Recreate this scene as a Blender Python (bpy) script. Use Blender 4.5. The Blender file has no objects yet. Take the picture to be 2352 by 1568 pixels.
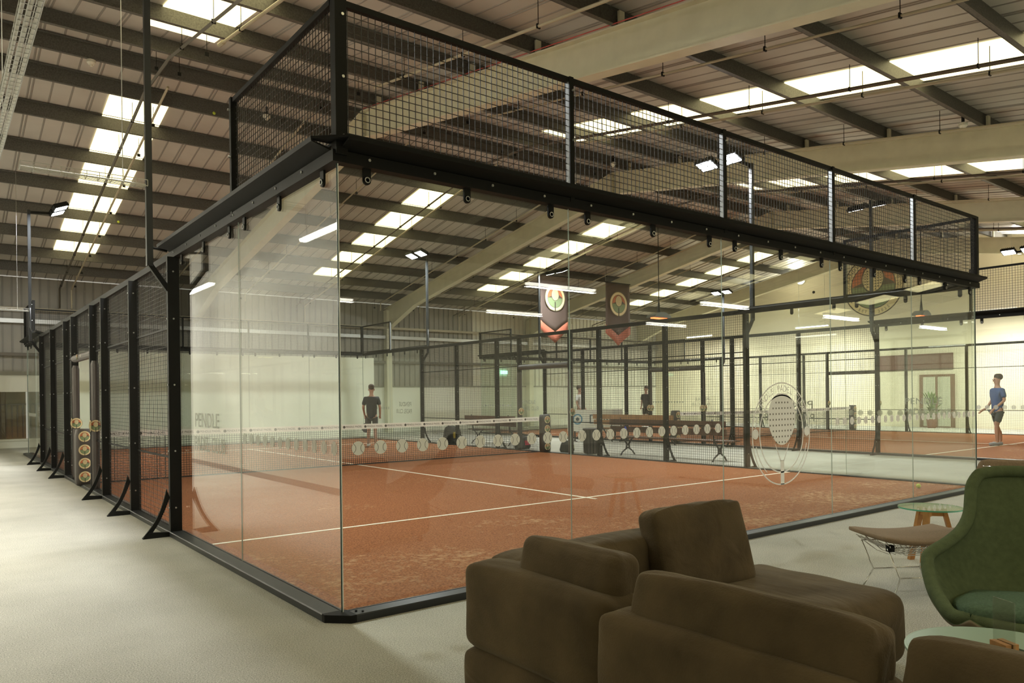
import bpy, bmesh, math, random
from mathutils import Vector, Matrix
random.seed(7)
SC = bpy.context.scene
COL = SC.collection
PI = math.pi

# ------------------------------------------------------------------ camera
cam_d = bpy.data.cameras.new('camera'); cam = bpy.data.objects.new('camera', cam_d); COL.objects.link(cam)
cam_d.sensor_width = 36.0
cam_d.lens = 1724.27 / 2352 * 36.0
cam_d.shift_x = -(1205.42 - 1176) / 2352
cam_d.shift_y = (915.22 - 784) / 2352
cam_d.clip_start = 0.05; cam_d.clip_end = 200
yaw, pitch, roll = .90171, -.0025, -.0114
fw = Vector((math.cos(pitch)*math.cos(yaw), math.cos(pitch)*math.sin(yaw), math.sin(pitch)))
rt = Vector((math.sin(yaw), -math.cos(yaw), 0)); up = rt.cross(fw)
r2 = math.cos(roll)*rt + math.sin(roll)*up
u2 = -math.sin(roll)*rt + math.cos(roll)*up
M = Matrix((r2, u2, -fw)).transposed().to_4x4()
M.translation = Vector((-2.0828, -4.5667, 1.4316))
cam.matrix_world = M
SC.camera = cam
# ------------------------------------------------------------------ world, exposure
W = bpy.data.worlds.new('world'); SC.world = W; W.use_nodes = True
W.node_tree.nodes['Background'].inputs[0].default_value = (1.0, .93, .78, 1)
W.node_tree.nodes['Background'].inputs[1].default_value = 0.3
SC.view_settings.view_transform = 'Standard'; SC.view_settings.look = 'None'
SC.view_settings.exposure = 0.4; SC.view_settings.gamma = 1.0; SC.view_settings.use_curve_mapping = False
SC.cycles.max_bounces = 7; SC.cycles.diffuse_bounces = 4; SC.cycles.glossy_bounces = 3
SC.cycles.transmission_bounces = 4; SC.cycles.transparent_max_bounces = 40
SC.cycles.caustics_reflective = False; SC.cycles.caustics_refractive = False
SC.cycles.sample_clamp_indirect = 3.0
WARM = (1.0, .90, .68)
def area(name, loc, size, power, rot=(0,0,0), col=WARM, sy=None, spread=None):
    d = bpy.data.lights.new(name, 'AREA'); d.energy = power; d.color = col
    d.shape = 'RECTANGLE' if sy else 'SQUARE'; d.size = size
    if sy: d.size_y = sy
    if spread: d.spread = spread
    o = bpy.data.objects.new(name, d); o.location = loc; o.rotation_euler = rot; COL.objects.link(o); return o
K = 1.0
# ------------------------------------------------------------------ materials
MATS = {}
def mat(name, col, rough=.6, metal=0, emit=0, ecol=None, noise=None, bump=None, spec=.5, alpha=None, bumpd=.01):
    """noise=(scale, amount[, detail]) modulates the colour; bump=(scale, strength)"""
    if name in MATS: return MATS[name]
    m = bpy.data.materials.new(name); m.use_nodes = True; nt = m.node_tree; b = nt.nodes['Principled BSDF']
    c = (*col, 1)
    b.inputs['Base Color'].default_value = c; b.inputs['Roughness'].default_value = rough; b.inputs['Metallic'].default_value = metal
    b.inputs['Specular IOR Level'].default_value = spec
    tc = None
    if noise or bump:
        tc = nt.nodes.new('ShaderNodeTexCoord')
    if noise:
        n = nt.nodes.new('ShaderNodeTexNoise'); n.inputs['Scale'].default_value = noise[0]; n.inputs['Detail'].default_value = noise[2] if len(noise) > 2 else 4
        nt.links.new(tc.outputs['Object'], n.inputs['Vector'])
        r = nt.nodes.new('ShaderNodeMapRange'); r.inputs['From Min'].default_value = .3; r.inputs['From Max'].default_value = .7
        r.inputs['To Min'].default_value = 1 - noise[1]; r.inputs['To Max'].default_value = 1 + noise[1]
        nt.links.new(n.outputs['Fac'], r.inputs['Value'])
        v = nt.nodes.new('ShaderNodeVectorMath'); v.operation = 'SCALE'; v.inputs[0].default_value = col
        nt.links.new(r.outputs['Result'], v.inputs['Scale']); nt.links.new(v.outputs[0], b.inputs['Base Color'])
    if bump:
        n2 = nt.nodes.new('ShaderNodeTexNoise'); n2.inputs['Scale'].default_value = bump[0]; n2.inputs['Detail'].default_value = 3
        nt.links.new(tc.outputs['Object'], n2.inputs['Vector'])
        bp = nt.nodes.new('ShaderNodeBump'); bp.inputs['Strength'].default_value = bump[1]; bp.inputs['Distance'].default_value = bumpd
        nt.links.new(n2.outputs['Fac'], bp.inputs['Height']); nt.links.new(bp.outputs[0], b.inputs['Normal'])
    if emit:
        b.inputs['Emission Color'].default_value = (*(ecol or col), 1); b.inputs['Emission Strength'].default_value = emit
    MATS[name] = m; return m
def glass(name, tint=(.95,.975,.95), f0=.04, haze=0.0, hcol=(.8,.8,.75)):
    m = bpy.data.materials.new(name); m.use_nodes = True; nt = m.node_tree; nt.nodes.clear()
    out = nt.nodes.new('ShaderNodeOutputMaterial'); tr = nt.nodes.new('ShaderNodeBsdfTransparent'); gl = nt.nodes.new('ShaderNodeBsdfGlossy')
    tr.inputs[0].default_value = (*tint, 1); gl.inputs['Roughness'].default_value = 0.0; gl.inputs[0].default_value = (1,1,1,1)
    g = nt.nodes.new('ShaderNodeNewGeometry'); d = nt.nodes.new('ShaderNodeVectorMath'); d.operation = 'DOT_PRODUCT'
    nt.links.new(g.outputs['Incoming'], d.inputs[0]); nt.links.new(g.outputs['Normal'], d.inputs[1])
    def mth(op, a, b=None):
        n = nt.nodes.new('ShaderNodeMath'); n.operation = op
        for i, x in enumerate((a, b)):
            if x is None: continue
            if isinstance(x, (int, float)): n.inputs[i].default_value = x
            else: nt.links.new(x, n.inputs[i])
        return n.outputs[0]
    c = mth('ABSOLUTE', d.outputs['Value']); e = mth('SUBTRACT', 1.0, c); p = mth('POWER', e, 5.0)
    f = mth('ADD', mth('MULTIPLY', p, 1 - f0), f0)
    mx = nt.nodes.new('ShaderNodeMixShader'); nt.links.new(f, mx.inputs[0]); nt.links.new(tr.outputs[0], mx.inputs[1]); nt.links.new(gl.outputs[0], mx.inputs[2])
    if haze:
        df = nt.nodes.new('ShaderNodeBsdfDiffuse'); df.inputs[0].default_value = (*hcol, 1)
        m2 = nt.nodes.new('ShaderNodeMixShader'); m2.inputs[0].default_value = haze
        nt.links.new(mx.outputs[0], m2.inputs[1]); nt.links.new(df.outputs[0], m2.inputs[2]); nt.links.new(m2.outputs[0], out.inputs[0])
    else: nt.links.new(mx.outputs[0], out.inputs[0])
    MATS[name] = m; return m
def sheer(name, col, a):
    m = bpy.data.materials.new(name); m.use_nodes = True; nt = m.node_tree; nt.nodes.clear()
    out = nt.nodes.new('ShaderNodeOutputMaterial'); tr = nt.nodes.new('ShaderNodeBsdfTransparent'); df = nt.nodes.new('ShaderNodeBsdfDiffuse')
    df.inputs[0].default_value = (*col, 1); mx = nt.nodes.new('ShaderNodeMixShader'); mx.inputs[0].default_value = a
    nt.links.new(tr.outputs[0], mx.inputs[1]); nt.links.new(df.outputs[0], mx.inputs[2]); nt.links.new(mx.outputs[0], out.inputs[0])
    MATS[name] = m; return m
STEEL = mat('black_steel', (.009,.009,.008), .6, .0, spec=.15)
STEELG = mat('graphite_steel', (.022,.024,.025), .4, .0, spec=.4)
WIRE = mat('mesh_wire', (.02,.02,.018), .4, .2)
PURL = mat('galvanised', (.105,.10,.085), .5, .25, noise=(40, .3))
CREAM = mat('cream_steel', (.66,.63,.47), .5, noise=(3, .06))
SHEET = mat('roof_sheet', (.52,.495,.445), .45, .05, noise=(1.2, .08))
SHEETRIB = mat('roof_rib', (.27,.25,.22), .5, .05)
PIPE = mat('pipe_cream', (.42,.37,.26), .45)
PIPED = mat('conduit_grey', (.12,.105,.08), .5, .3)
BOLT = mat('bolt', (.5,.5,.48), .3, .9)
WHITE = mat('white_paint', (.78,.77,.66), .6, noise=(.6, .04))
GABLE = mat('cream_wall', (.76,.70,.53), .65, noise=(.5, .05))
CLAD = mat('grey_cladding', (.30,.28,.23), .45, .2, noise=(1.5,.08))
CLADRIB = mat('cladding_rib', (.22,.205,.17), .45, .2)
TURFLINE = mat('line_paint', (.86,.80,.66), .9)
GLASS = glass('court_glass')
EDGE = mat('glass_edge', (.42,.50,.44), .15, 0, spec=.8)
EDGED = mat('glass_edge_dark', (.03,.06,.05), .1)
DECAL = mat('frosted_film', (.82,.81,.76), .6)
BALLINE = mat('film_line', (.1,.1,.09), .6)
DECALS = sheer('sheer_film', (.72,.74,.68), .45)
PAD = mat('pad_brown', (.045,.037,.032), .5, bump=(60, .2))
LED = mat('led_white', (1,1,1), .5, emit=40, ecol=(.93,.97,1.0))
BATT = mat('batten_diffuser', (1,1,1), .5, emit=9, ecol=(1,.95,.82))
SKY = mat('rooflight_sheet', (1,.95,.75), .5, emit=1.9, ecol=(1.0,.885,.47))
TRAY = mat('wire_tray', (.5,.5,.46), .35, .8)
# emblem colours
E_CREAM = mat('emblem_cream', (.72,.60,.34), .7); E_DARK = mat('emblem_dark', (.05,.04,.03), .7)
E_ORANGE = mat('emblem_orange', (.50,.15,.06), .7); E_GREEN = mat('emblem_green', (.20,.26,.13), .7); E_HILL = mat('emblem_hill', (.09,.06,.045), .7)

def carpet_mat():
    m = mat('carpet', (.42,.40,.33), .95, spec=.1)
    nt = m.node_tree; b = nt.nodes['Principled BSDF']; tc = nt.nodes.new('ShaderNodeTexCoord')
    mp = nt.nodes.new('ShaderNodeMapping'); nt.links.new(tc.outputs['Object'], mp.inputs[0])
    n1 = nt.nodes.new('ShaderNodeTexNoise'); n1.inputs['Scale'].default_value = 1.1; n1.inputs['Detail'].default_value = 5; n1.inputs['Roughness'].default_value = .6
    n2 = nt.nodes.new('ShaderNodeTexNoise'); n2.inputs['Scale'].default_value = 130; n2.inputs['Detail'].default_value = 2
    for n in (n1, n2): nt.links.new(mp.outputs[0], n.inputs['Vector'])
    mx = nt.nodes.new('ShaderNodeMath'); mx.operation = 'MULTIPLY_ADD'; mx.inputs[1].default_value = .30
    nt.links.new(n1.outputs['Fac'], mx.inputs[0]); 
    m3 = nt.nodes.new('ShaderNodeMath'); m3.operation = 'MULTIPLY'; m3.inputs[1].default_value = 1.0
    nt.links.new(n2.outputs['Fac'], m3.inputs[0]); nt.links.new(m3.outputs[0], mx.inputs[2])
    cr = nt.nodes.new('ShaderNodeValToRGB'); e = cr.color_ramp.elements
    e[0].position = .35; e[0].color = (.22,.215,.18,1); e[1].position = .95; e[1].color = (.70,.685,.60,1)
    nt.links.new(mx.outputs[0], cr.inputs[0]); nt.links.new(cr.outputs[0], b.inputs['Base Color'])
    bp = nt.nodes.new('ShaderNodeBump'); bp.inputs['Strength'].default_value = .5; bp.inputs['Distance'].default_value = .01
    nt.links.new(n2.outputs['Fac'], bp.inputs['Height']); nt.links.new(bp.outputs[0], b.inputs['Normal']); return m
CARPET = carpet_mat()
def turf_mat():
    m = mat('clay_turf', (.44,.13,.05), .95, spec=.08)
    nt = m.node_tree; b = nt.nodes['Principled BSDF']; tc = nt.nodes.new('ShaderNodeTexCoord')
    def nz(s, d=3):
        n = nt.nodes.new('ShaderNodeTexNoise'); n.inputs['Scale'].default_value = s; n.inputs['Detail'].default_value = d
        nt.links.new(tc.outputs['Object'], n.inputs['Vector']); return n
    n1, n2, n3 = nz(60, 3), nz(.7, 4), nz(18, 3)
    cr = nt.nodes.new('ShaderNodeValToRGB'); e = cr.color_ramp.elements
    e[0].position = .3; e[0].color = (.16,.058,.026,1); e[1].position = .72; e[1].color = (.43,.175,.078,1)
    nt.links.new(n1.outputs['Fac'], cr.inputs[0])
    # pale sand drifts
    a = nt.nodes.new('ShaderNodeMath'); a.operation = 'MULTIPLY'; nt.links.new(n2.outputs['Fac'], a.inputs[0]); nt.links.new(n3.outputs['Fac'], a.inputs[1])
    sp = nt.nodes.new('ShaderNodeSeparateXYZ'); nt.links.new(tc.outputs['Object'], sp.inputs[0])
    ax = nt.nodes.new('ShaderNodeMapRange'); ax.inputs['From Min'].default_value = 3.0; ax.inputs['From Max'].default_value = .3; ax.inputs['To Min'].default_value = 0; ax.inputs['To Max'].default_value = .14
    nt.links.new(sp.outputs['Y'], ax.inputs['Value'])
    ad = nt.nodes.new('ShaderNodeMath'); ad.operation = 'ADD'; nt.links.new(a.outputs[0], ad.inputs[0]); nt.links.new(ax.outputs[0], ad.inputs[1])
    mr = nt.nodes.new('ShaderNodeMapRange'); mr.inputs['From Min'].default_value = .36; mr.inputs['From Max'].default_value = .56; mr.inputs['To Max'].default_value = .75
    nt.links.new(ad.outputs[0], mr.inputs['Value'])
    mx = nt.nodes.new('ShaderNodeMix'); mx.data_type = 'RGBA'; nt.links.new(mr.outputs[0], mx.inputs[0]); nt.links.new(cr.outputs[0], mx.inputs[6]); mx.inputs[7].default_value = (.62,.42,.24,1)
    nt.links.new(mx.outputs[2], b.inputs['Base Color'])
    bp = nt.nodes.new('ShaderNodeBump'); bp.inputs['Strength'].default_value = .6; bp.inputs['Distance'].default_value = .012
    nt.links.new(n1.outputs['Fac'], bp.inputs['Height']); nt.links.new(bp.outputs[0], b.inputs['Normal']); return m
TURF = turf_mat()

# ------------------------------------------------------------------ mesh helpers
class MB:
    def __init__(s): s.v = []; s.f = []; s.m = []; s.mats = []
    def mi(s, m):
        if m is None: return 0
        if m not in s.mats: s.mats.append(m)
        return s.mats.index(m)
    def add(s, vs, fs, m=None, T=None):
        k = len(s.v); i = s.mi(m)
        for p in vs:
            p = Vector(p); s.v.append(tuple(T @ p) if T else tuple(p))
        for f in fs: s.f.append([a + k for a in f]); s.m.append(i)
        return s
    def box(s, x0, x1, y0, y1, z0, z1, m=None, T=None):
        vs = [(x, y, z) for x in (x0, x1) for y in (y0, y1) for z in (z0, z1)]
        return s.add(vs, [(0,1,3,2),(4,6,7,5),(0,4,5,1),(2,3,7,6),(0,2,6,4),(1,5,7,3)], m, T)
    def bar(s, a, b, w, h=None, m=None, up=(0,0,1)):
        a = Vector(a); b = Vector(b); h = h or w; d = (b - a).normalized(); u = Vector(up)
        if abs(d.dot(u)) > .95: u = Vector((0,1,0))
        r = d.cross(u).normalized(); u = r.cross(d)
        vs = [p + r*sx*w/2 + u*sz*h/2 for p in (a, b) for sx, sz in ((-1,-1),(1,-1),(1,1),(-1,1))]
        return s.add(vs, [(3,2,1,0),(4,5,6,7),(0,1,5,4),(1,2,6,5),(2,3,7,6),(3,0,4,7)], m)
    def tube(s, pts, r, n=8, m=None, cap=True):
        pts = [Vector(p) for p in pts]; rings = []; k = len(s.v); i = s.mi(m)
        prev = None
        for j, p in enumerate(pts):
            if j == 0: d = pts[1] - p
            elif j == len(pts)-1: d = p - pts[j-1]
            else: d = (pts[j+1]-p).normalized() + (p-pts[j-1]).normalized()
            d.normalize()
            if prev is None:
                u = Vector((0,0,1)) if abs(d.z) < .9 else Vector((0,1,0)); x = d.cross(u).normalized()
            else: x = (prev - d*prev.dot(d)).normalized()
            prev = x; y = d.cross(x); rr = r[j] if isinstance(r, (list, tuple)) else r
            for t in range(n):
                a = 2*PI*t/n; s.v.append(tuple(p + x*math.cos(a)*rr + y*math.sin(a)*rr))
        for j in range(len(pts)-1):
            for t in range(n):
                s.f.append([k+j*n+t, k+j*n+(t+1)%n, k+(j+1)*n+(t+1)%n, k+(j+1)*n+t]); s.m.append(i)
        if cap:
            s.f.append([k+t for t in range(n)][::-1]); s.m.append(i)
            s.f.append([k+(len(pts)-1)*n+t for t in range(n)]); s.m.append(i)
        return s
    def prism(s, poly, axis, t0, t1, m=None, T=None):
        """poly: list of 2d points; axis 0/1/2 = extrusion axis; other two axes in order"""
        def P(a, b, t): return {0:(t,a,b), 1:(a,t,b), 2:(a,b,t)}[axis]
        n = len(poly); vs = [P(a,b,t0) for a,b in poly] + [P(a,b,t1) for a,b in poly]
        return s.add(vs, [tuple(range(n))[::-1], tuple(range(n,2*n))] + [(i,(i+1)%n,n+(i+1)%n,n+i) for i in range(n)], m, T)
    def disc(s, cx, cz, r, y0, y1, m=None, n=24, rx=None, T=None):
        rx = rx or r
        return s.prism([(cx+rx*math.cos(2*PI*i/n), cz+r*math.sin(2*PI*i/n)) for i in range(n)], 1, y0, y1, m, T)
    def ring(s, cx, cz, r, w, y0, y1, m=None, n=40, rx=None, a0=0, a1=2*PI):
        k = (rx or r)/r; seg = n; vs = []; fs = []
        full = abs(a1-a0-2*PI) < 1e-6
        for i in range(seg + (0 if full else 1)):
            a = a0+(a1-a0)*i/seg
            for rr in (r, r-w):
                for y in (y0, y1): vs.append((cx+rr*k*math.cos(a), y, cz+rr*math.sin(a)))
        N = len(vs)//4
        for i in range(seg):
            j = (i+1) % N; a, b = i*4, j*4
            fs += [(a,a+1,b+1,b),(a+2,b+2,b+3,a+3),(a,b,b+2,a+2),(a+1,a+3,b+3,b+1)]
        return s.add(vs, fs, m)
    def build(s, name, m=None, parent=None, smooth=False, loc=None, rot=None, fix=False):
        me = bpy.data.meshes.new(name); me.from_pydata(s.v, [], s.f)
        ms = s.mats or [m]
        for q in ms: me.materials.append(q)
        if s.mats: me.polygons.foreach_set('material_index', s.m)
        if fix:
            bm = bmesh.new(); bm.from_mesh(me); bmesh.ops.recalc_face_normals(bm, faces=bm.faces); bm.to_mesh(me); bm.free()
        if smooth: me.polygons.foreach_set('use_smooth', [True]*len(me.polygons))
        me.update(); o = bpy.data.objects.new(name, me); COL.objects.link(o)
        if parent: o.parent = parent
        if loc: o.location = loc
        if rot: o.rotation_euler = rot
        return o
def tag(o, label=None, cat=None, group=None, kind=None):
    if label: o['label'] = label
    if cat: o['category'] = cat
    if group: o['group'] = group
    if kind: o['kind'] = kind
    return o
def thing(name, label, cat, loc=(0,0,0), rz=0, group=None):
    o = bpy.data.objects.new(name, None); COL.objects.link(o); o.location = loc; o.rotation_euler = (0,0,rz); o.empty_display_size = .1
    return tag(o, label, cat, group)
def clone(src, loc=None, rz=None, label=None, group=None, name=None):
    def cp(o, par):
        c = o.copy(); COL.objects.link(c); c.parent = par
        for ch in o.children: cp(ch, c)
        return c
    r = cp(src, None)
    if loc is not None: r.location = loc
    if rz is not None: r.rotation_euler = (0,0,rz)
    if label: r['label'] = label
    if group: r['group'] = group
    return r
def struct(name, mb, m=None, smooth=False, **k):
    o = mb.build(name, m, smooth=smooth, **k); o['kind'] = 'structure'; return o
ORD = ['first','second','third','fourth','fifth','sixth','seventh','eighth','ninth','tenth','eleventh','twelfth','thirteenth','fourteenth','fifteenth','sixteenth']
_txt = {}
def glyph(s, size, font_align='CENTER'):
    key = (s, font_align)
    if key not in _txt:
        c = bpy.data.curves.new('t', 'FONT'); c.body = s; c.size = 1; c.align_x = font_align; c.align_y = 'CENTER'; c.resolution_u = 3
        o = bpy.data.objects.new('t', c); COL.objects.link(o); dg = bpy.context.evaluated_depsgraph_get(); dg.update()
        me = o.evaluated_get(dg).to_mesh()
        _txt[key] = ([tuple(v.co) for v in me.vertices], [tuple(p.vertices) for p in me.polygons])
        o.evaluated_get(dg).to_mesh_clear(); bpy.data.objects.remove(o); bpy.data.curves.remove(c)
    vs, fs = _txt[key]; return [(x*size, y*size) for x, y, _ in vs], fs
def text_xz(mb, s, size, cx, cz, y, m, rot=0, mirror=False, sx=1.0):
    vs, fs = glyph(s, size); c, q = math.cos(rot), math.sin(rot); out = []
    for a, b in vs:
        a *= sx
        if mirror: a = -a
        out.append((cx + a*c - b*q, y, cz + a*q + b*c))
    mb.add(out, fs, m)
def arc_text(mb, s, size, r, cx, cz, y, m, amid=PI/2, step=None, inside=False):
    n = len(s); step = step or size*.78/r
    for i, ch in enumerate(s):
        if ch == ' ': continue
        if inside: a = amid + (i-(n-1)/2)*step; text_xz(mb, ch, size, cx+r*math.cos(a), cz+r*math.sin(a), y, m, a+PI/2)
        else: a = amid - (i-(n-1)/2)*step; text_xz(mb, ch, size, cx+r*math.cos(a), cz+r*math.sin(a), y, m, a-PI/2)
def softbox(sx, sy, sz, r, bulge=0, n=10, wr=0, seed=0, bz=None):
    """rounded, puffed box, returns verts, faces; bulge puffs faces outward"""
    bm = bmesh.new(); bmesh.ops.create_cube(bm, size=2); bmesh.ops.subdivide_edges(bm, edges=bm.edges[:], cuts=n, use_grid_fill=True)
    rnd = random.Random(seed); ph = [rnd.uniform(0, 6) for _ in range(6)]
    h = Vector((sx/2, sy/2, sz/2)); vs = []
    for v in bm.verts:
        p = Vector((v.co.x, v.co.y, v.co.z))
        q = Vector([math.copysign(abs(c)**.8, c) for c in p])   # denser near the edges
        w = Vector((q.x*h.x, q.y*h.y, q.z*h.z))
        inner = Vector([max(-(h[i]-r), min(h[i]-r, w[i])) for i in range(3)]); d = w - inner
        if d.length > 1e-6: w = inner + d.normalized()*r
        f = [(1-q.x**2), (1-q.y**2), (1-q.z**2)]
        bzv = bulge if bz is None else bz
        w.x += math.copysign(bulge*f[1]*f[2], q.x)*abs(q.x)**3; w.y += math.copysign(bulge*f[0]*f[2], q.y)*abs(q.y)**3; w.z += math.copysign(bzv*f[0]*f[1], q.z)*abs(q.z)**3
        if wr: w += Vector((0,0,1))*wr*math.sin(q.x*7+ph[0]+2*math.sin(q.y*3+ph[1]))*math.sin(q.y*5+ph[2]) + Vector((0,1,0))*wr*math.sin(q.x*6+ph[3])*math.cos(q.z*4+ph[4])
        vs.append(w)
    bm.verts.index_update(); fs = [tuple(x.index for x in f.verts) for f in bm.faces]; bm.free(); return vs, fs
def TRS(loc=(0,0,0), rx=0, ry=0, rz=0):
    return Matrix.Translation(loc) @ Matrix.Rotation(rz,4,'Z') @ Matrix.Rotation(ry,4,'Y') @ Matrix.Rotation(rx,4,'X')
# ------------------------------------------------------------------ emblem
def emblem_mesh(mb, cx, cz, R, y, detail=1):
    """round club emblem facing -y, at depth y"""
    d = .0015
    mb.disc(cx, cz, R, y-d, y, E_CREAM, 40)
    mb.ring(cx, cz, R*.99, R*.035, y-2*d, y-d*.5, E_DARK, 40)
    mb.disc(cx, cz, R*.75, y-2*d, y-d*.5, E_DARK, 36)
    n = 24; r = R*.72
    mb.prism([(cx+r*math.cos(a), cz+r*math.sin(a)) for a in [PI*.0+PI*i/n for i in range(n+1)]], 1, y-3*d, y-d, E_ORANGE)
    mb.prism([(cx+r*math.cos(a), cz+r*math.sin(a)) for a in [PI+PI*i/n for i in range(n+1)]], 1, y-3*d, y-d, E_GREEN)
    mb.prism([(cx-r, cz), (cx+r, cz), (cx+r*.9, cz+r*.12), (cx+r*.55, cz+r*.34), (cx+r*.3, cz+r*.2), (cx, cz+r*.05), (cx-r*.4, cz+r*.22), (cx-r*.8, cz+r*.08)], 1, y-4*d, y-2*d, E_HILL)
    mb.bar((cx, y-3.5*d, cz-R*.3), (cx, y-3.5*d, cz-R*1.0), R*.1, d*3, E_DARK, up=(0,1,0))
    mb.disc(cx, cz+R*.24, R*.46, y-5*d, y-3*d, E_DARK, 30, rx=R*.38)
    mb.disc(cx, cz+R*.24, R*.42, y-6*d, y-4*d, E_CREAM, 30, rx=R*.345)
    if detail:
        for i in range(-3, 4):
            for j in range(-4, 5):
                if (i/3.6)**2 + (j/4.6)**2 < 1: mb.disc(cx+i*R*.085, cz+R*.24+j*R*.085, R*.022, y-7*d, y-5*d, E_DARK, 6)
    if detail > 1:
        arc_text(mb, 'PENDLE PADEL CLUB', R*.17, R*.86, cx, cz, y-3*d, E_DARK, PI/2, .165)
        arc_text(mb, 'EST', R*.13, R*.87, cx, cz, y-3*d, E_DARK, -PI/2-.42, .13, True)
        arc_text(mb, '2025', R*.13, R*.87, cx, cz, y-3*d, E_DARK, -PI/2+.42, .13, True)
        for s in (-1, 1):
            mb.ring(cx+s*R*.86, cz-R*.03, R*.06, R*.015, y-3*d, y-d, E_DARK, 14)
            mb.ring(cx, cz, R*.88, R*.02, y-3*d, y-d, E_DARK, 8, a0=(-.25 if s>0 else PI+.25), a1=(-.6 if s>0 else PI+.6))
# ------------------------------------------------------------------ wire grids (local: x along, z up, plane y=yw)
def grid(mb, x0, x1, z0, z1, sp=.05, w=.0045, yw=-.02, m=WIRE):
    n = round((x1-x0)/sp)
    for i in range(1, n):
        x = x0 + (x1-x0)*i/n; mb.box(x-w/2, x+w/2, yw-w, yw, z0, z1, m)
    k = round((z1-z0)/sp)
    for i in range(1, k):
        z = z0 + (z1-z0)*i/k; mb.box(x0, x1, yw, yw+w, z-w/2, z+w/2, m)
protos = {}
def data(key, fn):
    """mesh data cache: fn() returns a filled MB"""
    if key not in protos:
        mb = fn(); me = bpy.data.meshes.new(key); me.from_pydata(mb.v, [], mb.f)
        for q in mb.mats: me.materials.append(q)
        me.polygons.foreach_set('material_index', mb.m); me.update(); protos[key] = me
    return protos[key]
def inst(name, key, fn, parent, loc=None):
    o = bpy.data.objects.new(name, data(key, fn)); COL.objects.link(o); o.parent = parent
    if loc: o.location = loc
    return o
def f_pane():
    mb = MB(); t = .005; x0, x1, z0, z1 = .001, 1.999, .05, 2.965
    vs = [(x,y,z) for x in (x0,x1) for y in (-t,t) for z in (z0,z1)]
    mb.add(vs, [(0,4,5,1),(2,3,7,6)], GLASS)
    mb.add([(x0,-t,z0),(x0,t,z0),(x0,t,z1),(x0,-t,z1)], [(0,1,2,3)], EDGE)
    mb.add([(x1,-t,z0),(x1,t,z0),(x1,t,z1),(x1,-t,z1)], [(3,2,1,0)], EDGE)
    mb.add([(x0,-t,z0),(x1,-t,z0),(x1,t,z0),(x0,t,z0)], [(0,1,2,3)], EDGED); mb.add([(x0,-t,z1),(x1,-t,z1),(x1,t,z1),(x0,t,z1)], [(3,2,1,0)], EDGED)
    return mb
def f_ball(film):
    def f():
        mb = MB(); r = .046
        mb.disc(0, 0, r, -.0075, -.0062, film, 24)
        for s in (-1, 1):
            mb.ring(s*.052, 0, .036, .0028, -.0082, -.0076, BALLINE, 14, a0=(PI-1.05 if s>0 else -1.05), a1=(PI+1.05 if s>0 else 1.05))
        return mb
    return f
def f_clamp():
    mb = MB(); mb.box(-.028, .028, -.022, -.006, 2.87, 2.96, STEEL); mb.disc(0, 2.875, .028, -.022, -.006, STEEL, 14)
    mb.ring(0, 2.878, .020, .006, -.030, -.022, BOLT, 14); return mb
def f_racket():
    mb = MB(); y0, y1 = -.0078, -.0062; cx, cz = 0, 0; m = DECAL
    # head (teardrop) with real drilled holes is a filled outline; holes as darker dots
    pts = []
    for i in range(40):
        a = 2*PI*i/40; r = .215; x = .25*math.copysign(abs(math.cos(a))**.85, math.cos(a))*(1 if math.sin(a) > 0 else 1-.22*math.sin(a)**2); z = .26*math.sin(a) if math.sin(a) > 0 else .29*math.sin(a)
        pts.append((x, .15+z))
    mb.prism(pts, 1, y0, y1, m)
    for j in range(8):
        w = [2, 3, 4, 4, 4, 3, 3, 2][j] if j else 2
        for i in range(-w, w+1):
            mb.disc(i*.054, .31-j*.06, .0105, y0-.001, y0-.0004, mat('film_hole', (.16,.15,.12), .6), 8)
    mb.prism([(-.135,-.12),(-.115,-.145),(-.02,-.31),(-.035,-.31)], 1, y0, y1, m); mb.prism([(.135,-.12),(.035,-.31),(.02,-.31),(.115,-.145)], 1, y0, y1, m)
    mb.box(-.032, .032, y0, y1, -.56, -.30, m)
    for R, w, k in ((.545,.014,1.0),(.415,.014,1.0)): mb.ring(0, -.02, R, w, y0, y1, m, 56, rx=R*.985)
    for s in (-1, 1):
        mb.ring(s*.475, -.01, .052, .012, y0, y1, m, 20); mb.disc(s*.475, -.01, .038, y0, y1, m, 16)
        mb.ring(0, -.02, .485, .010, y0, y1, m, 14, a0=(-.25 if s>0 else PI+.25), a1=(-.95 if s>0 else PI+.95))
        mb.ring(0, -.02, .485, .010, y0, y1, m, 6, a0=(.15 if s>0 else PI-.15), a1=(.42 if s>0 else PI-.42))
    arc_text(mb, 'PENDLE PADEL CLUB', .095, .475, 0, -.02, y0, m, PI/2, .125)
    return mb
def f_clubtext():
    mb = MB(); text_xz(mb, 'PENDLE', .2, 0, .13, -.0072, mat('film_text', (.30,.31,.27), .7), sx=1.15); text_xz(mb, 'PADEL CLUB', .2, .08, -.1, -.0072, mat('film_text', (.3,.31,.27)), sx=.9); return mb
def f_uppermesh():
    mb = MB(); grid(mb, .02, 1.98, 3.06, 3.98); return mb
def f_upperframe():
    mb = MB(); mb.box(0, 2, -.045, -.005, 3.97, 4.01, STEEL); mb.box(0, 2, -.035, -.015, 3.07, 3.09, STEEL); return mb
def f_bay(w, z0, z1):
    def f():
        mb = MB(); grid(mb, .01, w-.01, z0, z1, w=.0042); return mb
    return f
def f_baybar(w):
    def f():
        mb = MB(); mb.box(0, w, -.03, -.01, 0, .022, STEEL); return mb
    return f
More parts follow.
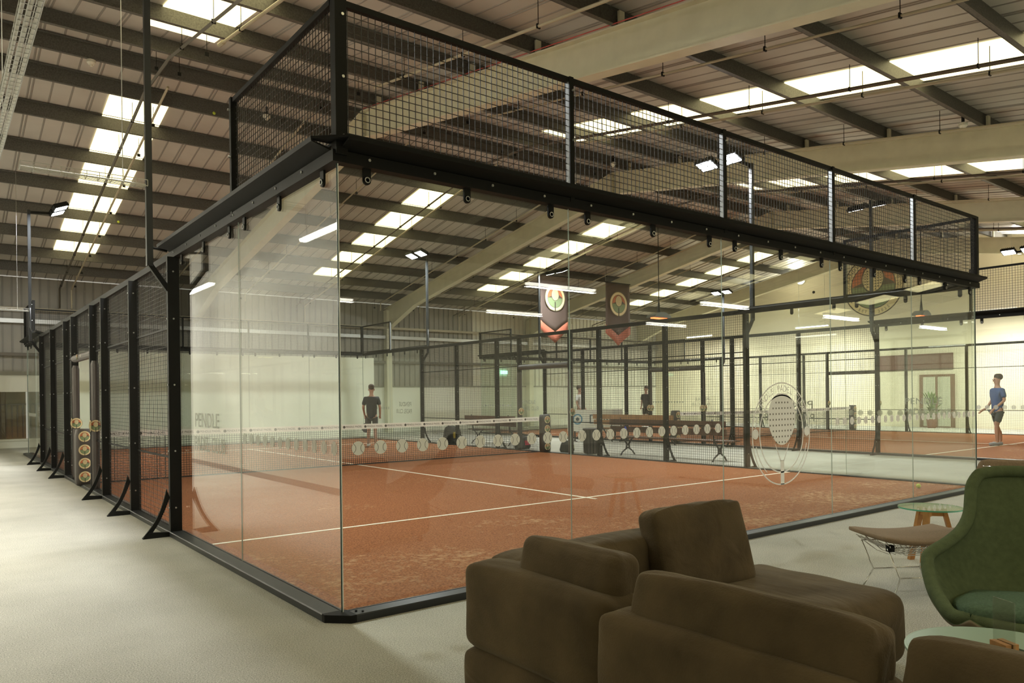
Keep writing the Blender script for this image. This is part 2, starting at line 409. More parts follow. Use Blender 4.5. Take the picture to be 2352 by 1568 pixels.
def f_post():
    mb = MB(); mb.box(-.03, .03, -.115, .0, .0, 2.955, STEEL)
    for z in (.3, .9, 1.6, 2.3, 2.8): mb.disc(0, z, .010, -.122, -.115, BOLT, 8)
    for z in (.3, .9, 1.6, 2.3, 2.8): mb.prism([(-.06+.009*math.cos(a), z+.009*math.sin(a)) for a in [PI*i/4 for i in range(8)]], 0, -.036, .036, BOLT)
    return mb
def f_foot():
    mb = MB(); T = .012
    # triangular outrigger: curved outer arm + flat foot
    arm = [(-.115,.44),(-.115,.50),(-.15,.50)]
    outer = []; inner = []
    for i in range(9):
        t = i/8; outer.append((-.145-.235*t-.03*math.sin(PI*t)*-1, .50-.49*t - .03*math.sin(PI*t))); inner.append((-.115-.175*t, .41-.36*t-.035*math.sin(PI*t)))
    for i in range(8):
        mb.prism([outer[i], outer[i+1], inner[i+1], inner[i]], 0, -T, T, STEEL)
    mb.prism([(-.38,.0),(-.115,.0),(-.115,.045),(-.315,.06),(-.38,.01)], 0, -T-.012, T+.012, STEEL)
    return mb
def f_upost(c):
    def f():
        mb = MB(); w = .04 if c else .022
        mb.box(-w, w, -.075 if c else -.06, 0.0, 3.0, 4.01, STEEL)
        for z in (3.12, 3.5, 3.9): mb.disc(w*.3, z, .010, -.082, -.06, BOLT, 8)
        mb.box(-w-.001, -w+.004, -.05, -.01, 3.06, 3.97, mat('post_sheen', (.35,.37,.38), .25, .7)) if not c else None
        return mb
    return f
def roundel(parent, key, R, loc, rz=0, detail=1):
    def f():
        mb = MB(); emblem_mesh(mb, 0, 0, R, 0, detail); return mb
    o = inst('emblem', key, f, parent, loc); o.rotation_euler = (0,0,rz); return o
SIDES = {'near': (lambda x0, s: (x0+s, 0, 0), 0, 10), 'right': (lambda x0, s: (x0+10, s, 0), PI/2, 20),
         'far': (lambda x0, s: (x0+10-s, 20, 0), PI, 10), 'left': (lambda x0, s: (x0, 20-s, 0), -PI/2, 20)}
SN = {'near': 'near end', 'right': 'right side', 'far': 'far end', 'left': 'left side'}
def court(x0, cname, lv):
    tg = 'of ' + cname
    # turf + lines
    mb = MB(); mb.box(.02, 9.98, .02, 19.98, .0, .03, TURF)
    t = mb.build('court_turf', None, loc=(x0,0,0)); tag(t, f'orange clay coloured turf {tg}', 'turf')
    mb = MB(); z = (.03, .0335)
    for y in (3.05, 16.95): mb.box(.05, 9.95, y-.025, y+.025, *z, TURFLINE)
    mb.box(4.975, 5.025, 2.85, 17.15, .0305, .0337, TURFLINE)
    mb.build('court_line', None, t)
    # base beams
    for side, (P, rz, L) in SIDES.items():
        th = thing('base_beam', f'black flat steel floor beam along the {SN[side]} {tg}', 'beam', P(x0,0), rz, 'steel floor beams around the courts')
        mb = MB(); a = .04
        mb.prism([(-.125,0),(.02,0),(.02,.05),(-.118,.05),(-.125,.043)], 0, a, L-a, STEELG); mb.build('beam', None, th)
        mb = MB(); mb.prism([(a,.02),(a,-.125),(.0,-.125),(-.125,.0),(-.125,a),(.02,a)], 2, 0, .0505, STEEL)
        for bx, by in ((.07,-.05),(.1,-.085)): mb.prism([(bx+.008*math.cos(q*PI/4), by+.008*math.sin(q*PI/4)) for q in range(8)], 2, .05, .058, STEEL)
        mb.build('corner_plate', None, th)
        # top rail
        th = thing('top_rail', f'black steel head rail over the {SN[side]} {tg}', 'rail', P(x0,0), rz, 'steel head rails of the courts')
        if side in ('near', 'far'):
            mb = MB(); mb.box(-.0, L+.0, -.055, .025, 2.955, 3.03, STEEL); mb.build('rail', None, th)
            zones = [(0, L)]
        else:
            mb = MB(); mb.box(0, L, -.055, .025, 2.955, 3.03, STEEL); mb.build('rail', None, th)
            zones = [(0, 4.15), (L-4.15, L)]
        for k, (a, b) in enumerate(zones):
            mb = MB(); mb.prism([(-.03,3.03),(-.175,3.07),(-.18,3.10),(-.172,3.10),(-.168,3.078),(-.03,3.045)], 0, a, b, STEEL)
            for i in range(int((b-a)/.5)): mb.disc(a+.2+i*.5, 3.0, .010, -.064, -.055, BOLT, 8)
            mb.build('flange', None, th)
        mb = MB(); mb.prism([(.03,.03),(.03,-.178),(.0,-.178),(-.178,.0),(-.178,.03)], 2, 3.085, 3.10, STEEL); mb.box(-.055,0,-.055,.0,2.955,3.03,STEEL); mb.build('corner_cap', None, th)
    # glass panels
    for side, ss in (('near', [0,2,4,6,8]), ('right', [0,2,16,18]), ('far', [0,2,4,6,8]), ('left', [16,18,0,2])):
        P, rz, L = SIDES[side]
        for k, s in enumerate(ss):
            if side == 'near': pos = ['at the left corner','second from the left','in the middle','second from the right','at the right corner'][k]
            elif side == 'far': pos = ['at the right corner','second from the right','in the middle','second from the left','at the left corner'][k]
            else:
                yy = s if side == 'right' else 18-s
                pos = {0:'at the near corner', 2:'second from the near corner', 16:'second from the far corner', 18:'at the far corner'}[yy]
            th = thing('glass_screen', f'tall clear glass screen {pos}, {SN[side]} {tg}', 'glass screen', P(x0,s), rz, 'glass wall panels of the courts')
            inst('pane', 'pane', f_pane, th)
            for cx in (.2, 1.0, 1.8): inst('glass_clamp', 'clamp', f_clamp, th, (cx, 0, 0))
            if (side in ('near', 'far') and k == 0) or (side in ('left', 'right') and s in (0,)):
                mb = MB(); mb.box(-.012,-.004,-.012,-.004,.05,2.965,EDGED); mb.box(-.006,.0,-.016,-.012,.05,2.965,mat('seal_highlight', (.75,.78,.74), .2)); mb.build('corner_seal', None, th)  # dark seal, with a pale strip painting the highlight along the glass corner
            racket = (side == 'near' and k == 2)
            text = (side in ('left','right') and pos.startswith('second'))
            if racket: inst('racket_decal', 'racket', f_racket, th, (1.0, 0, 1.03)).__setitem__('label', 'large frosted racket and ring emblem')
            elif text: inst('lettering', 'clubtext', f_clubtext, th, (1.0, 0, 1.1)).__setitem__('label', 'grey club name lettering')
            elif side != 'far':
                for i in range(12): inst('ball_sticker', 'ball'+('s' if side != 'near' else ''), f_ball(DECAL if side == 'near' else DECALS), th, (.12+i*.163, 0, 1.105))
    # upper mesh
    for side, ss in (('near', [0,2,4,6,8]), ('right', [0,18]), ('far', [0,2,4,6,8]), ('left', [0,18])):
        P, rz, L = SIDES[side]
        for k, s in enumerate(ss):
            if side in ('near','far'): pos = ['at the left','second from left','in the middle','second from right','at the right'][k if side == 'near' else 4-k]
            else: pos = 'at the near corner' if (s == 0) == (side == 'right') else 'at the far corner'
            th = thing('upper_mesh_fence', f'raised wire mesh above glass, {pos}, {SN[side]} {tg}', 'mesh fence', P(x0,s), rz, 'mesh panels above the glass')
            inst('wire_mesh', 'umesh', f_uppermesh, th); inst('frame', 'uframe', f_upperframe, th)
        pl = [0,2,4,6,8] if side in ('near','far') else [0, 2, 18]
        for k, s in enumerate(pl):
            corner = s == 0
            th = thing('mesh_post', f'short black post above glass, {("at the corner" if corner else ORD[k])}, {SN[side]} {tg}', 'post', P(x0,s), rz, 'short posts above the glass')
            inst('post', 'upost%d'%corner, f_upost(corner), th, (0,0,0))
    # mesh bays, posts, doors, floodlights
    for side in ('right', 'left'):
        P, rz, L = SIDES[side]
        for k, (a, b) in enumerate([(4,6),(6,8),(8,9),(11,12),(12,14),(14,16)]):
            w = b-a; idx = k if side == 'right' else 5-k
            th = thing('mesh_fence', f'{"narrow" if w == 1 else "wide"} black wire mesh fence, {ORD[idx]} from near corner, {SN[side]} {tg}', 'mesh fence', P(x0,a), rz, 'wire mesh fence panels of the courts')
            for q, (z0, z1) in enumerate(((.03,.8),(.8,2.23),(2.23,2.955))): inst('wire_mesh', f'bay{w}_{q}', f_bay(w, z0, z1), th)
            for z in (.03, .8, 2.22): inst('crossbar', f'bar{w}', f_baybar(w), th, (0,0,z))
        for k, s in enumerate([4,6,8,9,11,12,14,16]):
            door = s in (9, 11); yy = s if side == 'right' else 20-s; idx = k if side == 'right' else 7-k
            th = thing('fence_post', f'{"padded brown" if door else "black steel"} fence post, {ORD[idx]} from near corner, {SN[side]} {tg}', 'post', P(x0,s), rz, 'tall fence posts of the courts')
            inst('post', 'post', f_post, th)
            if door:
                def f_sleeve():
                    mb = MB(); mb.tube([(0,-.05,.04),(0,-.05,.1),(0,-.05,2.02),(0,-.05,2.08)], [.055,.065,.065,.05], 12, PAD)
                    return mb
                inst('sleeve', 'sleeve', f_sleeve, th)
                roundel(th, 'rnd_s', .095, (.02, -.117, 1.05)); 
                if side == 'left': roundel(th, 'rnd_s', .095, (.068, -.05, 1.05), PI/2)
                else: roundel(th, 'rnd_s', .095, (-.068, -.05, 1.05), -PI/2)
            else: inst('foot_bracket', 'foot', f_foot, th)
        th = thing('doorway_bar', f'padded brown bar with mesh over the doorway, {SN[side]} {tg}', 'header', P(x0,9), rz, 'padded doorway headers')
        def f_hd():
            mb = MB(); mb.tube([(.03,-.05,2.2),(1.97,-.05,2.2)], .068, 12, PAD); return mb
        inst('padding', 'header', f_hd, th)
        def f_hs():
            mb = MB(); text_xz(mb, 'PADEL', .06, 1.1, 2.2, -.119, mat('pad_print', (.5,.45,.36))); emblem_mesh(mb, .75, 2.2, .05, -.119, 0); return mb
        inst('print', 'hprint', f_hs, th)
        inst('wire_mesh', 'bayh', f_bay(2, 2.23, 2.955), th)
        for s in (4, 16):
            nearp = (s == 4) == (side == 'right')
            th = thing('floodlight_pole', f'black floodlight pole with lamp heads, {"near" if nearp else "far"} pole, {SN[side]} {tg}', 'floodlight', P(x0,s), rz, 'floodlight poles of the courts')
            d = 1 if s == 4 else -1
            up_ = .3 if (x0 == 0 and side == 'left' and nearp) else 0
            mb = MB(); mb.box(-.03,.03,-.31,-.25,2.84,5.85+up_,STEELG); mb.build('pole', None, th)
            mb = MB(); mb.bar((0,-.28,2.86),(0,-.10,2.6),.05,.05,STEEL); mb.build('brace', None, th)
            mb = MB(); mb.bar((0,-.28,5.8+up_),(0,.25,5.84+up_),.05,.05,STEEL); mb.bar((-.1,.2,5.84+up_),(.75*d,.2,5.84+up_),.05,.05,STEEL); mb.build('arm', None, th)
            mb = MB(); mb.tube([(.045*d,-.28,3.6),(.045*d,-.28,3.15),(.045*d,-.24,3.04),(.045*d,-.1,3.02)], .014, 8, STEELG); mb.build('cable', None, th, True)
            for hx in (.05, .6):
                T = TRS((hx*d, .28, 5.86+up_), rx=math.radians(22))
                mb = MB(); mb.box(-.2,.2,-.15,.15,-.02,.05,STEEL,T)
                for q in range(7): mb.box(-.18+q*.055,-.165+q*.055,-.14,.14,.05,.085,STEEL,T)
                h = mb.build('lamp_head', None, th)
                mb = MB(); mb.box(-.17,.17,-.12,.12,-.026,-.0205,LED,T); mb.build('diffuser', None, h)
            p = P(x0, s+.33*d); iy = Vector((0, .35, 0)); iy.rotate(Matrix.Rotation(rz, 3, 'Z'))
            area('flood_area', (p[0]+iy.x, p[1]+iy.y, 5.76+up_), .5, 210*K, (0, 0, 0), (.95,.97,1.0))
    # net
    th = thing('padel_net', f'black net with white tape across the middle {tg}', 'net', (x0,10,.03), 0, 'nets of the courts')
    mb = MB(); n = 24
    sag = lambda x: .90 - .035*(1-((x-5)/5)**2)
    for i in range(n):
        a = .12+9.76*i/n; b = .12+9.76*(i+1)/n
        mb.add([(a,-.006,sag(a)-.105),(b,-.006,sag(b)-.105),(b,-.006,sag(b)),(a,-.006,sag(a)),(a,.006,sag(a)-.105),(b,.006,sag(b)-.105),(b,.006,sag(b)),(a,.006,sag(a))],
               [(0,1,2,3),(5,4,7,6),(3,2,6,7),(1,0,4,5)], mat('net_tape', (.78,.74,.66), .7))
    for i in range(20):
        x = .45+i*.48; zc = sag(x)-.053
        mb.disc(x-.13, zc, .028, -.008, -.0065, E_DARK, 10); text_xz(mb, 'PENDLE PADEL', .055, x+.09, zc, -.0075, E_DARK)
    mb.build('tape', None, th)
    mb = MB(); w = .006; cn = mat('net_cord', (.015,.017,.016), .7)
    for i in range(1, 217):
        x = .12+9.76*i/217; mb.box(x-w/2, x+w/2, -w/2, w/2, .03, sag(x)-.1, cn)
    for j in range(1, 19):
        for i in range(8):
            a = .12+9.76*i/8; b = .12+9.76*(i+1)/8; za = .03+(sag(a)-.09)*j/19; zb = .03+(sag(b)-.09)*j/19
            mb.bar((a,0,za),(b,0,zb),w,w,cn)
    mb.build('net_mesh', None, th)
    mb = MB(); mb.box(.12,9.88,-.008,.008,.012,.035,cn); mb.build('bottom_band', None, th)
    for sx in (0, 1):
        mb = MB(); cx = -.07 if sx == 0 else 10.07
        vs, fs = softbox(.26, .2, .96, .05, 0, 6); mb.add([(v.x+cx, v.y, v.z+.47) for v in vs], fs, PAD)
        p = mb.build('post_pad', None, th, True)
        for q in range(4):
            roundel(p, 'rnd_p', .093, (cx, -.101, .82-.225*q))
court(0, 'nearest court', 0)
court(15.15, 'second court', 1)
# ------------------------------------------------------------------ building shell
T1, T2, YR, ZR = .1548, .1835, 10.4, 7.69
XL, XR, YN, YF = -2.65, 29.9, -12.0, 24.0
def roofz(y): return ZR - T1*(YR-y) if y < YR else ZR - T2*(y-YR)
mb = MB(); mb.box(XL-.2, XR+.2, YN-.2, YF+.2, -.2, 0, CARPET); struct('floor', mb)
SH = .27
mb = MB()
for ya, yb in ((YN-.1, YR), (YR, YF+.1)):
    za, zb = roofz(ya)+SH, roofz(yb)+SH
    mb.add([(XL-.1,ya,za),(XR+.1,ya,za),(XR+.1,yb,zb),(XL-.1,yb,zb),(XL-.1,ya,za+.08),(XR+.1,ya,za+.08),(XR+.1,yb,zb+.08),(XL-.1,yb,zb+.08)],
           [(0,1,2,3)[::-1],(4,5,6,7),(0,4,5,1),(2,6,7,3),(0,3,7,4),(1,5,6,2)], SHEET)
    n = int((XR-XL)/.34)
    for i in range(n):
        x = XL+.1+i*.34
        if i % 3 == 0:
            for dx in (-.03, .03):
                mb.add([(x+dx-.006,ya,za-.012),(x+dx+.006,ya,za-.012),(x+dx+.006,yb,zb-.012),(x+dx-.006,yb,zb-.012),(x+dx-.02,ya,za+.002),(x+dx+.02,ya,za+.002),(x+dx+.02,yb,zb+.002),(x+dx-.02,yb,zb+.002)],
                   [(3,2,1,0),(0,4,7,3),(1,2,6,5)], SHEETRIB)
        else:
            mb.add([(x-.01,ya,za-.008),(x+.01,ya,za-.008),(x+.01,yb,zb-.008),(x-.01,yb,zb-.008),(x-.02,ya,za+.002),(x+.02,ya,za+.002),(x+.02,yb,zb+.002),(x-.02,yb,zb+.002)],
                   [(3,2,1,0),(0,4,7,3),(1,2,6,5)], SHEETRIB)
struct('ceiling', mb)
# walls
mb = MB(); mb.box(XL-.15, XL, YN, YF, 0, 8.2, WHITE); mb.box(XL-.005, XL+.012, YN, YF, 0, .1, mat('skirting', (.35,.34,.3), .5)); struct('wall_left', mb)
mb = MB(); mb.box(XR, XR+.15, YN, YF, 0, 8.2, GABLE)
struct('wall_right', mb)
mb = MB(); mb.box(XL, XR, YN-.15, YN, 0, 8, WHITE); struct('wall_near', mb)
mb = MB()
wx0, wx1, wz0, wz1 = -2.0, .35, .28, 1.77
mb.box(XL, wx0, YF, YF+.15, 0, 2.3, WHITE); mb.box(wx1, 11.6, YF, YF+.15, 0, 2.3, WHITE); mb.box(wx0, wx1, YF, YF+.15, 0, wz0, WHITE); mb.box(wx0, wx1, YF, YF+.15, wz1, 2.3, WHITE)
mb.box(11.6, XR, YF, YF+.15, 0, 1.9, WHITE)
mb.box(XL, 11.6, YF-.04, YF+.1, 2.3, 2.42, mat('band_grey', (.26,.25,.2), .6)); mb.box(11.6, XR, YF-.03, YF+.1, 1.9, 1.96, mat('band_grey', (.26,.25,.2)))
mb.box(XL, 11.6, YF+.02, YF+.15, 2.42, 5.4, CLAD); mb.box(11.6, 17.5, YF+.02, YF+.15, 1.96, 5.4, CLAD); mb.box(17.5, XR, YF+.02, YF+.15, 1.96, 5.4, WHITE)
for i in range(int((XR-XL)/.25)):
    x = XL+.1+i*.25; w = .05 if i % 4 else .02
    mb.box(x-w/2, x+w/2, YF-.005, YF+.02, 2.42 if x < 11.6 else 1.96, 5.4, CLADRIB if x < 17.5 else mat('pale_rib', (.6,.58,.48), .6))
struct('wall_far', mb)
mb = MB(); mb.box(wx0-.06, wx1+.06, YF-.03, YF+.02, wz0-.06, wz0, WHITE); mb.box(wx0-.06, wx1+.06, YF-.03, YF+.02, wz1, wz1+.06, WHITE); mb.box(wx1, wx1+.06, YF-.03, YF+.02, wz0, wz1, WHITE); mb.box(wx0-.06, wx0, YF-.03, YF+.02, wz0, wz1, WHITE)
mb.box(wx0, wx1, YF+.03, YF+.035, wz0, wz1, GLASS)
BR = mat('brown_interior', (.17,.11,.05), .5, noise=(2,.3))
mb.box(wx0, wx1, YF+.9, YF+.95, 0, 2.2, BR)
for i in range(16): mb.box(wx0+i*.15, wx0+i*.15+.04, YF+.84, YF+.9, .3, 1.35, mat('slat_dark', (.09,.06,.035), .5))
mb.box(wx0, wx1, YF+.8, YF+.9, 1.35, 1.4, mat('slat_dark', (.09,.06,.035)))
struct('window_1', mb)
# white room block beyond the far end of the nearest court
mb = MB(); mb.box(.62, 11.4, 21.9, 23.9, 0, 3.0, WHITE)
for x in (2.2, 4.4, 6.6, 8.8): mb.box(x-.006, x+.006, 21.892, 21.9, .1, 3.0, mat('joint', (.45,.44,.38), .6))
struct('wall_partition', mb)
# far wall rails
for k, (z, y, w, m, nm) in enumerate(((4.38, 23.75, .09, PIPE, 'cream steel pipe'), (4.0, 23.85, .13, TRAY, 'galvanised cable tray'), (2.95, 23.85, .1, PIPED, 'dark steel rail'))):
    mb = MB(); mb.box(XL+.01, XR-.01, y-w/2, y+w/2, z-w/2, z+w/2, m)
    tag(mb.build('wall_rail', None), f'{nm} running along the grey far wall', 'rail', 'rails on the far wall')
# purlins
ys = [9.85, 8.1, 6.35, 4.55, 2.75, .95, -.85, -2.65, -4.45, -6.25, -8.05, -9.85]
yf = [10.85, 11.85, 13.25, 14.9, 16.6, 18.25, 19.85, 21.4, 22.75]
for sl, arr in (('near', ys), ('far', yf)):
    for k, y in enumerate(arr):
        z = roofz(y); s = 1 if sl == 'near' else -1
        poly = [(-.005,0),(.005,0),(.005,.26),(.08,.26),(.08,.27),(-.005,.27)] if s > 0 else [(-.08,.26),(-.005,.26),(-.005,0),(.005,0),(.005,.27),(-.08,.27)]
        mb = MB(); mb.prism([(a, b) for a, b in poly], 0, XL+.05, XR-.02, PURL); mb.prism([(-.07*s,0),(.0,0),(.0,.012),(-.07*s,.012)] if s > 0 else [(0,0),(.07,0),(.07,.012),(0,.012)], 0, XL+.05, XR-.02, PURL)
        o = mb.build('purlin', None, loc=(0, y, z), fix=True)
        tag(o, f'long galvanised roof purlin, {ORD[k]} from the ridge on the {sl} roof slope', 'roof purlin', 'purlins under the roof')
# rafters
for k, x in enumerate((5.42, 13.05, 20.7, 28.4)):
    th = thing('rafter', f'deep cream steel roof beam, {ORD[k]} from the left wall', 'roof beam', (x,0,0), 0, 'cream portal frame beams')
    def seg(ya, yb, d0, d1):
        mb = MB()
        def slab(xa, xb, o0, o1, p0, p1):
            za, zb = roofz(ya), roofz(yb)
            vs = [(xx, y, z+o) for xx in (xa, xb) for y, z, o in ((ya, za, o0[0]), (ya, za, o0[1]), (yb, zb, o1[0]), (yb, zb, o1[1]))]
            mb.add(vs, [(0,1,3,2),(4,6,7,5),(0,4,5,1),(2,3,7,6),(0,2,6,4),(1,5,7,3)], CREAM)
        slab(-.006,.006,(-d0+.02,-.02),(-d1+.02,-.02),0,0); slab(-.11,.11,(-.022,-.002),(-.022,-.002),0,0); slab(-.11,.11,(-d0,-d0+.02),(-d1,-d1+.02),0,0)
        return mb
    seg(YN+.01, YR, .55, .6).build('near_slope_beam', None, th, fix=True)
    seg(YR, 21.5, .6, .55).build('far_slope_beam', None, th, fix=True)
    seg(21.5, YF-.02, .55, .95).build('haunch', None, th, fix=True)
    mb = MB(); mb.box(-.12,.12,YR-.012,YR+.012,ZR-.78,ZR-.01,CREAM)
    for zz in (-.68,-.5,-.3,-.12):
        for xx in (-.06,.06): mb.box(xx-.015,xx+.015,YR-.025,YR+.025,ZR+zz-.015,ZR+zz+.015,BOLT)
    mb.build('apex_plate', None, th)
    for y in ys[:8]+yf:
        pass
    for y in ys[:8]+yf:
        mb = MB(); mb.box(-.05,.05,y-.06*(1 if y<YR else -1)-.02, y-.06*(1 if y<YR else -1)+.02, roofz(y)-.0, roofz(y)+.21, CREAM); mb.build('purlin_cleat', None, th, fix=True)
    mb = MB(); mb.box(-.12,.12,YF-.3,YF-.02,0,roofz(YF-.2)-.1,CREAM)
    if k in (1,2): mb.build('column', None, th)
# rooflights
RL = [(.72,1.80),(8.55,9.65),(15.7,16.8),(24.2,25.25)]
RLN = [(.82,1.92),(9.45,10.6),(16.9,18.0),(25.2,26.3)]; RLF = [(.79,1.88),(8.78,9.93),(15.95,17.15),(24.9,26.0)]
for k, (xa, xb) in enumerate(RL):
    for sl, ya, yb in (('near', -11.5, 9.25), ('far', 12.0, 21.9)):
        za, zb = roofz(ya)+SH-.02, roofz(yb)+SH-.02; x0k = xa; xa, xb = (RLN if sl == 'near' else RLF)[k]
        mb = MB(); mb.add([(xa,ya,za),(xb,ya,za),(xb,yb,zb),(xa,yb,zb),(xa,ya,za+.015),(xb,ya,za+.015),(xb,yb,zb+.015),(xa,yb,zb+.015)], [(3,2,1,0),(4,5,6,7),(0,1,5,4),(1,2,6,5),(2,3,7,6),(3,0,4,7)], SKY)
        tag(mb.build('rooflight', None), f'long glowing pale yellow rooflight strip, {ORD[k]} from the left wall, {sl} roof slope', 'rooflight', 'translucent rooflight strips')
    xa = RL[k][0]
    for j, (dx, dz, m, nm, r, y0, y1) in enumerate(((.47, -.2, PIPED, 'grey conduit', .03, -11, 23.6), (.86, -.2, PIPE, 'cream sprinkler pipe', .024, -11, 23.6), (3.6, -.2, PIPE, 'cream sprinkler pipe', .022, -11, 22.6), (-1.75, -.2, PIPE, 'thin cream pipe', .018, -11, 22.6))):
        if (k == 3 and j == 2) or (k == 0 and j == 3): continue
        x = xa+dx; mb = MB()
        if j == 0: mb.tube([(x, y, roofz(y)+dz) for y in (y0, 9.3, 11.2, y1)] + [(x, y1+.02, 4.45)], r, 4, m)
        else:
            mb.tube([(x, y, roofz(y)+dz) for y in (y0, 7.8)], r, 8, m)
            mb.tube([(x-.06, y, roofz(y)+dz) for y in (10.85, y1)] + [(x-.06, y1+.02, 4.45 if j < 2 else roofz(y1)-.5)], r, 8, m)
            mb.tube([(x, 7.6, roofz(7.6)+dz), (x, 7.82, roofz(7.82)+dz)], r*1.5, 8, m)
        for y in [a+.4 for a in ys[:7]]+[a+.5 for a in yf[1:]]: mb.bar((x,y,roofz(y)+dz),(x,y,roofz(y)+.18),.008,.008,STEEL); mb.box(x-.03,x+.03,y-.01,y+.01,roofz(y)+dz-.03,roofz(y)+dz+.03,STEEL)
        tag(mb.build('roof_pipe', None), f'{nm} hung {["under","beside","well right of","well left of"][j]} the {ORD[k]} rooflight strip from the left', 'pipe', 'pipes hung under the roof')
# red sprinkler-coloured wire on top edge of second rafter
mb = MB(); mb.tube([(5.28, y, roofz(y)+.01) for y in (-6, 10.3)], .008, 6, mat('red_wire', (.35,.03,.02), .5)); tag(mb.build('alarm_cable', None), 'thin red cable along the top of the largest cream beam', 'cable')
# cable trays (wire baskets)
def tray(name, a, b, label, w=.12, h=.06):
    a, b = Vector(a), Vector(b); d = (b-a); L = d.length; d.normalize(); s = d.cross(Vector((0,0,1)))
    mb = MB()
    for o, z in ((-w/2,h),(-w/2,0),(-w/6,0),(w/6,0),(w/2,0),(w/2,h)): mb.bar(a+s*o+Vector((0,0,z)), b+s*o+Vector((0,0,z)), .006, .006, TRAY)
    n = int(L/.1)
    for i in range(n+1):
        p = a+d*(L*i/n)
        mb.bar(p-s*w/2, p+s*w/2, .005, .005, TRAY); mb.bar(p-s*w/2, p-s*w/2+Vector((0,0,h)), .005,.005,TRAY); mb.bar(p+s*w/2, p+s*w/2+Vector((0,0,h)), .005,.005,TRAY)
    for o in ((-.05,.0,.05) if L > 5 else (.02,)): mb.tube([a+s*o+Vector((0,0,.02)), b+s*o+Vector((0,0,.02))], .014 if L > 5 else .006, 6, mat('cable_cream', (.5,.49,.42), .5))
    n = max(1, int(L/3))
    for i in range(n):
        p = a+d*(L*(i+.8)/n); mb.tube([p+Vector((0,0,.05)), (p.x, p.y, roofz(p.y)+.1)], .004, 5, BOLT)
    return tag(mb.build(name, None), label, 'cable tray', 'wire basket cable trays')
tray('cable_tray', (-1.5,-4.0,4.22), (-1.5,23,4.22), 'long wire basket tray of cream cables along the left wall', .13)
tray('cable_tray', (-1.4,4,3.66), (-.3,4,3.66), 'short wire basket tray ending at the nearest floodlight pole', .12)
tray('cable_tray', (-1.4,16,3.52), (-.3,16,3.52), 'short wire basket tray ending at the far left floodlight pole', .12)
# battens
def batten(x, y, z, L, along, label, power=30, tilt=0):
    th = thing('batten_light', label, 'strip light', (x,y,z), 0 if along == 'x' else PI/2, 'strip lights')
    mb = MB(); mb.box(-L/2,L/2,-.05,.05,.0,.05,WHITE); mb.build('housing', None, th)
    mb = MB(); mb.prism([(-.045,0),(.045,0),(.035,-.035),(-.035,-.035)], 0, -L/2+.01, L/2-.01, BATT); mb.build('diffuser', None, th)
    for s in (-1, 1):
        mb = MB(); mb.bar((s*L*.4,0,.05),(s*L*.4,0,roofz(y)-z+.2),.006,.006,BOLT); mb.build('hanging_wire', None, th)
    area('batten_area', (x, y, z-.06), L, power*K, (tilt,0,0 if along == 'x' else PI/2), (1,.96,.86), sy=.1)
batten(-1.66, 4.1, 3.47, 1.2, 'y', 'lit white strip light by the left wall, nearer of the two', 235, 1.2)
batten(-1.66, 9.4, 3.42, 1.5, 'y', 'lit white strip light by the left wall, farther of the two', 235, 1.2)
batten(-1.66, 16.0, 3.40, 1.5, 'y', 'lit white strip light by the left wall, farthest and smallest', 235, 1.2)
for i, x in enumerate((5.6, 9.7, 13.9, 18.5)): batten(x, -4.2, 3.14, 1.4, 'x', f'lit strip light over the lounge, {ORD[i]} from the left', 28)
for i, x in enumerate((-.8, 3.4, 8.0, 13.0)): batten(x, -8.5, 3.3, 1.5, 'x', f'added fill strip light behind the lounge, {ORD[i]} from the left', 45)  # unseen battens added behind the camera as fill light
for i, (x, y) in enumerate(((27.5, 6), (27.5, 13), (27.5, 19))): batten(x, y, 4.3, 1.5, 'y', f'lit strip light beside the cream end wall, {ORD[i]} from the front', 260)
# wall emblem on the right end wall
th = thing('wall_emblem', 'large round racket club emblem painted on the cream end wall', 'emblem', (XR-.002, 11.53, 6.05), -PI/2)
mb = MB(); emblem_mesh(mb, 0, 0, 1.32, 0, 2); mb.build('emblem', None, th)
mb = MB(); mb.disc(0, 0, .06, -.03, 0, STEEL, 14); o = mb.build('wall_sensor', None, None, loc=(XR-.001, 14.3, 6.1), rot=(0,0,-PI/2)); tag(o, 'small black round sensor on the cream end wall', 'sensor')
# bulkhead lights on end wall
for i, (y, z, l) in enumerate(((14.9, 6.75, 'left of the painted emblem'), (5.9, 6.75, 'right of the painted emblem'))):
    mb = MB(); mb.disc(0, 0, .22, -.09, 0, mat('round_led', (1,1,1), .5, emit=14, ecol=(1,.97,.9)), 20); mb.ring(0,0,.24,.025,-.1,0,WHITE,24)
    o = mb.build('wall_light', None, None, loc=(XR-.001, y, z), rot=(0,0,-PI/2)); tag(o, f'bright round wall light {l}', 'wall light', 'round wall lights')
    area('wall_light_area', (XR-.3, y, z), .4, 60, (0, PI/2, 0), (1,.96,.85))
# door, sign, plant on the end wall
mb = MB(); BRN = mat('door_brown', (.16,.075,.035), .5)
mb.box(XR-.06, XR, 8.25, 9.6, 0, 2.15, BRN); mb.box(XR-.075, XR-.06, 8.4, 9.45, .05, 2.05, mat('door_glass', (.55,.55,.42), .3)); mb.box(XR-.09, XR-.06, 8.88, 8.96, 0, 2.1, BRN)
struct('door_1', mb)
mb = MB(); mb.box(XR-.05, XR, 8.3, 11.3, 2.35, 3.0, mat('sign_brown', (.13,.055,.04), .6)); tag(mb.build('sign_board', None), 'long dark brown board above the door on the end wall', 'sign board')
